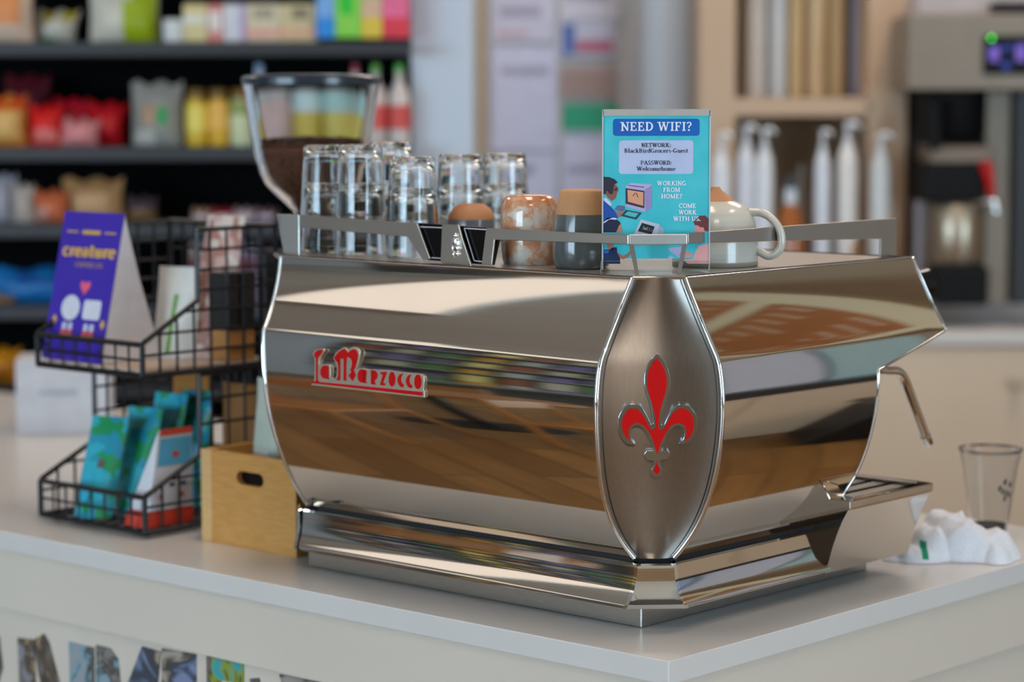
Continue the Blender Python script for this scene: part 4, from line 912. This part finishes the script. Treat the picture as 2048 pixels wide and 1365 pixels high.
# top shelf
I('bag', 'snack_bag', 'cream and orange snack bag at the left end of the top shelf', -40, 58, -40, 112, 'd8b8a0', .04, bands=[(.2,.8,.3,.8,'d88a50')])
I('bag', 'snack_bag', 'yellow topped white packet with green foot on the top shelf', 50, 140, 22, 112, 'c8c0b0', .12, lean=.15, bands=[(.05,.95,.72,.98,'b8a018'), (.1,.6,.02,.14,'3a9a5a')])
I('bag', 'snack_bag', 'white and lime green bag on the top shelf', 170, 312, -30, 112, 'd4cab8', .1, bands=[(.52,.99,.02,.96,'a0b010')])
I('tin', 'round_tin', 'small round white tin on the top shelf', 322, 366, 38, 112, 'd8d6d2', .06, col2='c0bcb8')
xs = [(366,414,'d8c48c',[(0,1,.5,.7,'e0dcd0')]),(414,446,'d88478',[(.1,.9,.3,.8,'e4d8d0')]),(446,492,'d4d0d4',[(.75,1,0,1,'b89ac0')]),(492,562,'d8c8a8',[(0,1,.1,.4,'e0a890'),(.2,.8,.6,.9,'a89880')]),(562,632,'d4c090',[(0,1,.1,.42,'e0b088'),(.3,.8,.6,.9,'8c7860')])]
lb = ['cream yellow tea box beside the round white tin', 'slim salmon red tea box on the top shelf', 'white tea box with lilac edge on the top shelf', 'cream and peach box in the middle of the top shelf', 'pale gold box next to the rainbow boxes']
for (x0, x1, c, bn), l in zip(xs, lb): I('box', 'tea_box', l, x0, x1 - 1, 8, 112, c, .08, bands=bn)
xs = [(632,668,'7aa8e0',[(0,1,0,.3,'2a88d8')]),(668,722,'88d048',[(.2,.7,.35,.95,'20c030')]),(722,764,'d8b090',[(0,1,.0,.3,'e0c040'),(0,1,.6,.9,'88c060')]),(764,818,'e86a90',[(0,1,0,.3,'e03848')])]
lb = ['light blue carton on the top shelf', 'lime green carton on the top shelf', 'peach and green carton on the top shelf', 'pink carton at the right end of the top shelf']
for (x0, x1, c, bn), l in zip(xs, lb): I('box', 'drink_carton', l, x0, x1 - 1, -60, 104, c, .05, bands=bn)
# second shelf
I('bag', 'snack_bag', 'orange crisp bag at the left end of the second shelf', -35, 46, 192, 322, 'd08030', .05, bands=[(.2,.9,.15,.7,'d8a860'),(.0,1,.75,.98,'d84818')])
I('bag', 'snack_bag', 'bright red crisp bag on the second shelf', 52, 118, 212, 322, 'd81818', .06, bands=[(.2,.9,.1,.42,'e07870')])
I('bag', 'snack_bag', 'tall crimson bag behind the pink one on the second shelf', 100, 172, 200, 322, 'c01428', .16)
I('bag', 'snack_bag', 'red bag with a pink front on the second shelf', 112, 188, 240, 322, 'd88888', .05, lean=.1)
I('bag', 'snack_bag', 'red bag leaning right on the second shelf', 160, 240, 208, 322, 'c81420', .14, lean=.12, bands=[(.3,.9,.3,.7,'e02020')])
I('bag', 'snack_bag', 'dark maroon bag standing behind the red bags', 0, 92, 152, 322, '5a1420', .24)
I('bag', 'snack_bag', 'grey pouch with a green oval on the second shelf', 256, 360, 166, 322, '98948c', .06, bands=[(.55,.75,.35,.62,'1c9a50'),(.25,.5,.35,.65,'b08868'),(.1,.5,.02,.25,'c4beb4')])
xs = [(368,412,'d8b030',[(0,1,.25,.7,'e8d060')]),(412,456,'dca828',[(0,1,.3,.75,'e8b050')]),(456,500,'c8cca0',[(0,1,.55,.8,'8c9450')]),(540,586,'c8a8a0',[]),(586,640,'c8b048',[(0,1,.6,.95,'c8d8d4')]),(640,692,'c8b450',[(0,1,.6,.95,'a8c8c0')])]
lb = ['golden yellow jar on the second shelf, left one', 'golden yellow jar touching the pale green jar', 'pale green jar next to the hopper', 'pink jar seen through the hopper', 'mustard jar seen through the middle of the hopper', 'mustard jar seen through the right of the hopper']
for (x0, x1, c, bn), l in zip(xs, lb): I('jar', 'jar', l, x0, x1 - 1, 178, 322, c, .06, col2='7a5a28' if x0 < 460 else 'b8b0a8', bands=bn)
for x0, x1, c, cc, l in [(494,538,'c8c0bc','8ca0c0','whitish bottle at the left inside the hopper view'),(690,728,'cfc4c0','a03040','cream bottle behind the right hopper edge'),(728,772,'cdbcb4','6ab048','green capped bottle with a red label, left of the pair'),(776,818,'d4c6be','5ab050','green capped bottle with a red label at the shelf end')]:
    I('bottle', 'bottle', l, x0, x1, 128, 322, c, .07, col2=cc, bands=[(0,1,.2,.5,'d05048')] if x0 > 700 else [])
# third shelf
I('bag', 'bread_bag', 'white and violet bag at the left of the third shelf', -30, 28, 352, 476, 'a8a0a8', .1)
I('bag', 'bread_bag', 'pale grey packet on the third shelf', 20, 64, 372, 476, 'b4a49a', .06)
I('bag', 'bread_bag', 'orange red packet on the third shelf', 60, 132, 384, 476, 'cf6a40', .06, bands=[(.05,.5,.1,.5,'c89080')])
I('bag', 'bread_bag', 'large tan bread bag on the third shelf', 116, 240, 360, 476, 'b88858', .1, bands=[(.2,.8,.2,.7,'c89c70')])
I('bag', 'bread_bag', 'small dark blue and brown packet on the third shelf', 250, 310, 396, 476, '4a3c40', .1, bands=[(0,1,0,.5,'7a5838')])
for x0, x1, c, l in [(380,420,'c09a80','tan packet behind the rack top'),(420,464,'a83038','dark red packet behind the rack top'),(464,508,'c4b0b0','pinkish white packet behind the rack top'),(508,552,'8a6a70','mauve packet behind the rack corner')]:
    I('bag', 'snack_bag', l, x0, x1, 420, 476, c, .04, d=.09, bands=[(.1,.9,.3,.6,'c8bcc8')])
for x0, x1, c, l in [(376,418,'c8aaa0','dusty pink packet on the fourth shelf behind the rack'),(420,462,'d0c4c8','white and rose packet on the fourth shelf behind the rack'),(464,506,'a8a0b4','pale violet packet on the fourth shelf behind the rack'),(508,552,'5a4a50','dark mauve packet on the fourth shelf behind the rack')]:
    I('bag', 'snack_bag', l, x0, x1, 492, 640, c, .05, d=.09, bands=[(.1,.9,.55,.8,'8a3a48')])
# fourth and fifth shelf
I('bag', 'rice_bag', 'bright blue bag lying on the fourth shelf', -30, 170, 540, 640, '1468a8', .06, bands=[(.3,.9,.6,.9,'1c4c90')])
I('bag', 'rice_bag', 'tan bag at the left edge of the fourth shelf', -60, 22, 592, 640, '9a7858', .03)
I('bag', 'snack_bag', 'orange bag at the left edge of the fifth shelf', -50, 34, 702, 800, 'd08818', .05, bands=[(.3,.8,.2,.5,'a85a10')])
# white carton on the far end of the bar
wb = at(118, 852, 5.02)
b = thing('white_carton', 'plain white carton on the far left of the bar', 'carton', (wb.x, 5.1, CT), .12)
ob('carton_body', G().box((-.098, -.07, 0), (.098, .07, .158)), M('white_carton_board', 'c6c6cc', .6), b, bevel=.004)
ob('printed_line', G().box((-.05, -.0715, .082), (.03, -.07, .094)), C('aaaab4', .6), b)

# ------------------------------------------------------------------ middle: pilaster, notices, column
WY = YB
def pil(px0, px1, Y, mat, name, t=.1, z1=ZC):
    a, b = at(px0, 300, Y).x, at(px1, 300, Y).x; return struct(name, G().box((a, Y, 0), (b, Y + t, z1)), mat, bevel=.006)
bluew = M('cool_white_paint', 'c4cdd8', .5, var=.02, scale=2)
pil(822, 946, 6.35, bluew, 'trim_1', .5)
pil(952, 974, 7.3, M('beige_trim', 'b8a892', .6), 'trim_2', .2)
WP = WY - .012
def notice(label, x0, y0, x1, y1, col, prints=()):
    a, b = at(x0, y0, WP), at(x1, y1, WP); r = thing('notice', label, 'notice', ((a.x+b.x)/2, WP, b.z), 0, 'paper notices on the back wall'); w = b.x - a.x; h = a.z - b.z
    s = ob('sheet', G().box((-w/2, 0, 0), (w/2, .003, h)), C(col, .6), r)
    for (u0, v0, u1, v1, c) in prints: ob('printed_block', G().box((-w/2 + u0*w, -.001, v0*h), (-w/2 + u1*w, 0, v1*h)), C(c, .6), s)
notice('upper left white notice with a faint pink line', 980, -60, 1108, 84, 'ccd0ea', [(.1,.08,.6,.16,'c8b0bc'),(.15,.35,.8,.5,'a8a8c4')])
notice('large plain white notice on the left of the wall', 982, 92, 1112, 300, 'd0d6f4', [(.15,.72,.9,.8,'a8acc8')])
notice('lower left white notice behind the glasses', 1000, 306, 1112, 420, 'd0d6f4', [(.3,.62,.6,.78,'9098b8')])
notice('top white notice beside the column', 1120, -60, 1240, 40, 'd0d2e4', [(.1,.4,.8,.6,'a8a8c0')])
notice('notice with a blue block, white band and red band', 1118, 44, 1232, 112, 'ccd4f0', [(.06,.06,.28,.94,'5070b8'),(.3,.12,.95,.44,'b8607c'),(.3,.5,.95,.9,'c4c8e0')])
notice('brownish notice in the right column of sheets', 1120, 132, 1232, 196, 'b0a0a0', [(.1,.1,.9,.85,'a4908c')])
notice('green topped notice in the right column of sheets', 1126, 208, 1236, 268, '2fa884', [(0,0,1,.12,'b0bcd0')])
notice('lower right white notice next to the wifi sign', 1122, 272, 1240, 420, 'd0d6f4', [(.1,.5,.7,.6,'a4a8c4')])
cx = at(1340, 300, 7.2).x
struct('trim_3', G().lathe([(.085, 0), (.085, ZC)], 40, (cx, 7.28, 0)), bluew, smooth=60)

# ------------------------------------------------------------------ right: hutch, back counter, brewer
HY = 6.95
hut = thing('wall_hutch', 'beige open wall hutch with shelves behind the machine', 'shelf', (at(1600, 300, HY).x, HY, CT))
hx = hut.location.x
def hp(x, y): p = at(x, y, HY); return p.x - hx, p.z - CT
bei = M('beige_laminate', 'bea186', .5, var=.02, scale=3)
bei2 = M('beige_panel', 'dac6ae', .55, var=.02, scale=3)
def hb(name, x0, y0, x1, y1, d0=0, d1=.5, mat=None):
    a = hp(x0, y0); b = hp(x1, y1); ob(name, G().box((a[0], d0, b[1]), (b[0], d1, a[1])), mat or bei, hut, bevel=.002)
hb('left_stile', 1402, -260, 1468, 600); hb('right_stile', 1742, -260, 1808, 600)
hb('shelf', 1468, 196, 1742, 232); hb('shelf', 1468, -260, 1742, -235)
hb('back', 1468, -235, 1742, 196, .46, .5, bei2); hb('back', 1468, 232, 1742, 600, .46, .5, M('brown_panel', '9c8468', .6))
def upright(name, label, px0, px1, ytop, ybase, Y, prof, mat, cap=None, cat='bottle', group=None):
    a = at((px0+px1)/2, ybase, Y); k = Y / FPX; w = (px1 - px0)/2 * k; h = (ybase - ytop) * k; r = thing(name, label, cat, (a.x, Y, a.z), 0, group)
    ob('body', G().lathe([(w*u, h*v) for u, v in prof], 24), mat, r, smooth=50)
    if cap: ob('cap', G().lathe([(w*u, h*v) for u, v in cap[0]], 20), cap[1], r, smooth=50)
    return r
hz = 195.0
cyl = [(.95,0),(1,.01),(1,.99),(.95,1)]
for x0, x1, c, l in [(1488,1530,'d2d0cc','white cup stack on the left of the hutch'),(1534,1572,'c8ccd0','pale grey cup stack in the hutch'),(1576,1606,'c8aa7c','tan tube in the middle of the hutch'),(1612,1652,'ccb088','wide tan tube in the hutch'),(1656,1690,'c4a678','narrow tan tube right of the wide one'),(1698,1730,'908a94','grey lilac tube at the right of the hutch')]:
    upright('cup_sleeve', l, x0, x1, -120, 195, 7.18, cyl, C(c, .5), None, 'cup stack')
# back counter
KY = 6.62; kz = at(1990, 664, KY).z
kx0, kx1 = at(1330, 664, KY).x, XR - .02
bk = thing('back_counter', 'beige back counter cabinet with grey worktop at the right', 'cabinet', (kx0, KY, 0))
kw = kx1 - kx0
ob('counter_top', G().box((0, 0, kz - .035), (kw, YB - KY - .03, kz)), topm, bk, bevel=.002)
ob('carcass', G().box((.01, .03, .1), (kw, YB - KY - .04, kz - .036)), bei2, bk); ob('toe_kick', G().box((.01, .08, 0), (kw, .6, .1)), black, bk)
dxs = [0.01, 1.022, 1.95, 2.75]
for i in range(3):
    d_ = ob('cabinet_door', G().box((dxs[i] + .002, .012, .11), (dxs[i+1] - .002, .03, kz - .045)), bei2, bk, bevel=.002)
    ob('door_knob', G().tube([(dxs[i+1] - .055, .012, kz - .145), (dxs[i+1] - .055, -.012, kz - .145), (dxs[i+1] - .055, -.018, kz - .145), (dxs[i+1] - .055, -.026, kz - .145)], [.008, .008, .017, .013], 16), chrome, d_, smooth=50)
# pump bottles on the back counter
bz0 = kz
def counter_item(name, label, px0, px1, ytop, Y, prof, mat, cap, cat='bottle', group=None):
    k = Y / FPX; a = at((px0+px1)/2, ytop, Y); h = a.z - bz0; w = (px1-px0)/2*k; r = thing(name, label, cat, (a.x, Y, bz0), 0, group)
    ob('body', G().lathe([(w*u, h*v) for u, v in prof], 24), mat, r, smooth=50)
    if cap:
        ob('pump_neck', G().lathe([(w*.25, h*.90), (w*.25, h*.96)], 12), cap, r); ob('pump_collar', G().lathe([(w*.5, h*.87), (w*.5, h*.905)], 16), cap, r)
        ob('pump_spout', G().tube([(0, w*.1, h*.95), (0, 0, h*.975), (w*.6, -w*.4, h*.985), (w*1.1, -w*.8, h*.965)], [w*.3, w*.4, w*.26, w*.16], 10), cap, r, smooth=50)
    return r
bpf = [(.92,0),(1,.02),(1,.78),(.85,.84),(.45,.88)]
wp = C('d8dade', .35); gpl = 'white pump bottles on the back counter'
for x0, x1, yt, c, l in [(1424,1462,262,'d8dade','leftmost white pump bottle beside the sign'),(1474,1512,246,'d0d0d8','white pump bottle, second from the left'),(1512,1548,252,'dadce0','white pump bottle, third from the left'),(1630,1662,256,'d4d8e0','white pump bottle in the middle of the row'),(1676,1716,240,'dcd8d4','tall white pump bottle right of the middle'),(1742,1782,262,'ccd0d0','rightmost white pump bottle by the brewer')]:
    counter_item('pump_bottle', l, x0, x1, yt, 6.80, bpf, C(c, .35), wp, group=gpl)
amb = M('amber_syrup', '9a5418', .15, coat=.4)
bot = [(.92,0),(1,.03),(1,.40),(.8,.50),(.36,.60),(.30,.78)]
r = counter_item('syrup_bottle', 'amber syrup bottle with pale neck in the pump bottle row', 1552, 1612, 330, 6.78, [(.92,0),(1,.03),(1,.52),(.85,.66),(.45,.76)], amb, None)
ob('neck', G().lathe([(.020,.31),(.018,.34),(.017,.39)], 16), C('c8d0d8', .3), r, smooth=50); ob('stopper', G().lathe([(.014,.39),(.019,.395),(.019,.42),(.01,.425)], 16), C('40444a', .4), r, smooth=50)
counter_item('syrup_bottle', 'brown bottle at the right behind the rail end', 1770, 1800, 380, 6.9, bot, C('a8741c', .3), None)
counter_item('syrup_bottle', 'grey tinted bottle behind the white pumps', 1586, 1622, 240, 6.9, bot, C('7a7870', .3), None)
counter_item('syrup_bottle', 'caramel bottle low behind the mug handle', 1690, 1730, 440, 6.72, bot, C('a86c20', .3), None)
# batch brewer
BY = 6.80
bmat = M('matt_black_plastic', '121214', .6, spec=.2)
br = thing('coffee_brewer', 'stainless steel batch coffee brewer with a red tap at the right edge', 'coffee brewer', (at(1925, 600, BY).x, BY, kz))
bxo = br.location.x
bst = M('brewer_steel', '84786a', .45, .3, var=.05, scale=8)
def bb_(name, x0, y0, x1, y1, d0, d1, mat, par=None, bev=.004):
    a, b = at(x0, y0, BY), at(x1, y1, BY); return ob(name, G().box((a.x - bxo, d0, b.z - kz), (b.x - bxo, d1, a.z - kz)), mat, par or br, bevel=bev)
hd = bb_('head', 1800, 32, 2130, 180, -.16, .22, bst)
bb_('head_top', 1830, -12, 2130, 30, -.05, .2, M('brewer_top', 'b0a4a2', .5))
bb_('lid', 1972, 8, 2130, 26, -.12, .1, bmat)
dsp = bb_('display', 1944, 74, 2040, 150, -.166, -.16, bmat, hd, .002)
vio = M('violet_display', '6a50b0', .4, emit=.5); blu = M('blue_display', '1c2c88', .4, emit=.4)
for x0, y0, x1, y1, m in [(1956,96,1973,124,vio),(2008,92,2026,124,vio),(1980,94,2000,103,blu),(1980,126,1996,140,blu)]: bb_('display_field', x0, y0, x1, y1, -.168, -.166, m, dsp, 0)
p_ = at(1959, 79, BY); ob('power_light', G().blob((p_.x - bxo, -.17, p_.z - kz), (.0045, .003, .0045), 8, 12), M('green_led', '10d018', .4, emit=6), dsp)
bb_('column', 1972, 180, 2012, 606, -.02, .2, bst)
bb_('back_plate', 1838, 180, 2130, 606, .19, .22, M('brewer_back', '3a3028', .5))
p0 = at(1912, 282, BY); 
ob('brew_basket', G().lathe([(.055, 0), (.075, .02), (.078, .14)], 28, (at(1912,282,BY).x - bxo, .03, at(1912,282,BY).z - kz)), bmat, br, smooth=50)
bb_('basket_handle', 1850, 200, 1868, 300, -.1, -.06, bmat)
bb_('mid_shelf', 1855, 292, 1975, 325, -.05, .19, M('brewer_shelf', '8a7868', .5, .3))
bb_('server_head', 1838, 326, 1958, 402, -.08, .15, bmat, None, .012)
ob('server', G().lathe([(.075,.01),(.08,.02),(.08,.165),(.07,.185)], 32, (at(1915,500,BY).x - bxo, .02, at(1915,527,BY).z - kz - .01)), M('server_steel', 'b0a08a', .3, .8), br, smooth=50)
bb_('server_base', 1862, 530, 1966, 606, -.09, .15, bmat, None, .012)
bb_('server_stand', 1838, 402, 1866, 606, .05, .15, M('server_stand', '8a8080', .4, .5))
tp = at(1966, 400, BY)
ob('tap_body', G().tube([(tp.x - bxo - .03, -.05, .0 + tp.z - kz), (tp.x - bxo + .02, -.09, tp.z - kz), (tp.x - bxo + .02, -.09, tp.z - kz - .03)], .011, 12), chrome, br, smooth=50)
tq = at(1964, 350, BY)
ob('tap_handle', G().tube([(tp.x - bxo + .008, -.09, tp.z - kz + .012), (tq.x - bxo, -.09, tq.z - kz), (tq.x - bxo - .008, -.088, tq.z - kz + .034), (tq.x - bxo - .01, -.088, tq.z - kz + .04)], [.009, .015, .019, .012], 14), M('red_tap', 'c00c10', .35), br, smooth=50)
bb_('second_server', 2024, 180, 2130, 606, -.05, .18, M('second_server', '1a1612', .4))

# ------------------------------------------------------------------ the customer side of the room, seen mirrored in the steel
oak = M('oak_furniture', '9a6434', .45, color2='b07a44', scale=10, stretch=(1, 1, 8))
def chair(name, label, loc, rz):
    r = thing(name, label, 'chair', loc, rz, 'oak cafe chairs mirrored in the machine')
    ob('seat', G().box((-.21,-.21,.43),(.21,.21,.46)), oak, r, bevel=.01)
    for x in (-.19, .19):
        ob('leg', G().tube([(x*1.15,-.22,0),(x,-.18,.43)], [.014,.018], 8), oak, r); ob('leg', G().tube([(x*1.15,.24,0),(x,.19,.45),(x,.22,.84)], [.014,.018,.015], 8), oak, r)
    ob('back_rail', G().box((-.2,.205,.70),(.2,.228,.82)), oak, r, bevel=.008); ob('stretcher', G().tube([(-.2,0,.2),(.2,0,.2)], .01, 8), oak, r); return r
c0 = chair('cafe_chair', 'oak chair nearest the machine, mirrored low in its back', (-2.25, 2.75, 0), .5)
for p, rz, l in [((-2.35, 3.55, 0), 2.2, 'oak chair mirrored under the name badge'), ((-3.5, 2.2, 0), 1.2, 'oak chair on the far side of the cafe table'), ((-3.4, 3.95, 0), 3.3, 'oak chair beside the window table'), ((-4.1, 3.0, 0), -1.4, 'oak chair furthest from the machine')]: dup(c0, p, rz, l)
t = thing('cafe_table', 'round oak cafe table mirrored in the back panel', 'table', (-3.05, 3.1, 0))
ob('table_top', G().lathe([(.42,.72),(.43,.73),(.43,.75),(.42,.755),(.0005,.755)], 40), oak, t, smooth=40); ob('pedestal', G().lathe([(.03,.03),(.03,.72)], 16), black, t); ob('foot_plate', G().lathe([(.26,0),(.26,.012),(.04,.035)], 32), black, t)
sh = thing('goods_shelf', 'long goods shelf mirrored beside the name badge', 'shelving', (-8.6, 2.2, 0))
for z in (.5, .95, 1.4, 1.85, 2.3, 2.75): ob('shelf', G().box((0, -1.6, z), (.4, .95, z + .03)), M('pale_shelf', 'a8a498', .5), sh)
ob('back_board', G().box((-.03, -1.6, 0), (0, .95, 3.3)), M('shelf_back', '4a4640', .7), sh)
ob('end_board', G().box((0, -1.63, 0), (.4, -1.6, 3.3)), M('shelf_back'), sh); ob('end_board', G().box((0, .95, 0), (.4, .98, 3.3)), M('shelf_back'), sh)
pal = ['c89028', '4a7040', 'b0a890', '8a4a30', 'd0c070', '5a5a68', '70608a', 'a8a8a0']
wd = ['amber', 'green', 'grey', 'rust', 'straw', 'slate', 'violet', 'pale']
ti = 0
ORD = 'first second third fourth fifth sixth seventh eighth ninth tenth eleventh twelfth'.split()
for zi, z in enumerate((.53, .98, 1.43, 1.88, 2.33, 2.78)):
    for j in range(12):
        w = random.uniform(.12, .17); h = random.uniform(.2, .34); y = .72 + j * .205
        k = ti % 8; o = ob('grocery_pack', G().box((.06, -w/2, 0), (.3, w/2, h)), C(pal[k], .5), loc=(-8.6, y + .06, z + .0001), bevel=.01)
        tag(o, '%s pack, %s from the left on the %s mirrored shelf' % (wd[k], ORD[j], ['lowest', 'second', 'third', 'fourth', 'fifth', 'top'][zi]), 'pack', 'packs on the mirrored goods shelf'); ti += 1
# right: menu boards on a cream frame hung over the far end of the bar, goods and cabinets beyond
import_dir = Vector((-.941, .338, 0)); mo = Vector((4.85, 3.861, 0)); mrz = math.atan2(.338, -.941)
sf = M('cream_soffit', 'e0cba8', .6, var=.02)
mbm = M('brown_menu_board', 'a8632e', .5, var=.05, scale=3)
lnm = C('dcbca0', .6)
fr_ = thing('menu_gantry', 'cream hanging gantry that carries the brown menu boards', 'gantry', mo, mrz)
# frame local: x along the run, -y towards the room behind, +y towards the camera (after rotation)
ob('lower_beam', G().box((-.3, -.05, 2.25), (2.6, .05, 2.385)), sf, fr_); ob('upper_beam', G().box((-.3, -.05, 2.96), (2.6, .05, 3.12)), sf, fr_)
for x0, x1 in ((-.3, -.2), (.93, 1.08), (2.5, 2.6)): ob('post', G().box((x0, -.05, 2.385), (x1, .05, 2.96)), sf, fr_)
for x in (.1, 2.2): ob('hanger', G().box((x, -.02, 3.12), (x + .04, .02, ZC)), sf, fr_)
for i, (x0, x1) in enumerate(((-.2, .93), (1.08, 2.5))):
    m_ = thing('menu_board', ['brown menu board nearest the corner emblem', 'wide brown menu board mirrored across the end panel'][i], 'menu board', mo + import_dir * x0 + Vector((0, 0, 2.387)), mrz)
    L_ = x1 - x0 - .004
    ob('board', G().box((.002, .0, 0), (L_, .03, .571)), mbm, m_)
    for c_ in range(3):
        for r_ in range(6):
            w = random.uniform(.12, .3); ob('menu_line', G().box((.08 + c_ * L_ / 3, .03, .05 + r_ * .085), (.08 + c_ * L_ / 3 + w, .0315, .066 + r_ * .085)), lnm, m_)
cbn = thing('side_cabinet', 'beige side cabinet mirrored in the end panel', 'cabinet', (3.45, 2.75, 0))
ob('carcass', G().box((0, 0, 0), (.55, 1.6, .86)), bei2, cbn); ob('cabinet_top', G().box((-.02, -.02, .86), (.57, 1.62, .94)), M('dark_top', '3a3634', .4), cbn)
for j in range(3): ob('cabinet_door', G().box((-.018, j*.53+.01, .06), (0, j*.53+.52, .84)), bei2, cbn, bevel=.003)
rk_ = [('a0dccc', 'teal'), ('c4c8e8', 'lavender'), ('b0c8ec', 'blue'), ('d4dcf0', 'pale'), ('b4d8e0', 'ice blue')]
for j, (c, wd_) in enumerate(rk_):
    o = ob('goods_box', G().box((0, 0, 0), (.3, .29, .80 + .06 * (j * 3 % 4))), C(c, .5), loc=(3.55, 2.78 + j * .31, .9401), bevel=.01)
    tag(o, wd_ + ' goods box on the mirrored side cabinet', 'box', 'boxes on the side cabinet')
bn = thing('storage_trunk', 'low black storage trunk mirrored in the end panel', 'trunk', (2.70, 4.12, 0))
ob('trunk_body', G().box((.02, 0, .03), (.55, 1.1, .52)), black, bn, bevel=.01); ob('trunk_lid', G().box((0, -.02, .52), (.57, 1.12, .57)), blackgloss, bn, bevel=.01)
ob('trunk_foot', G().box((.06, .05, 0), (.5, 1.05, .03)), black, bn)
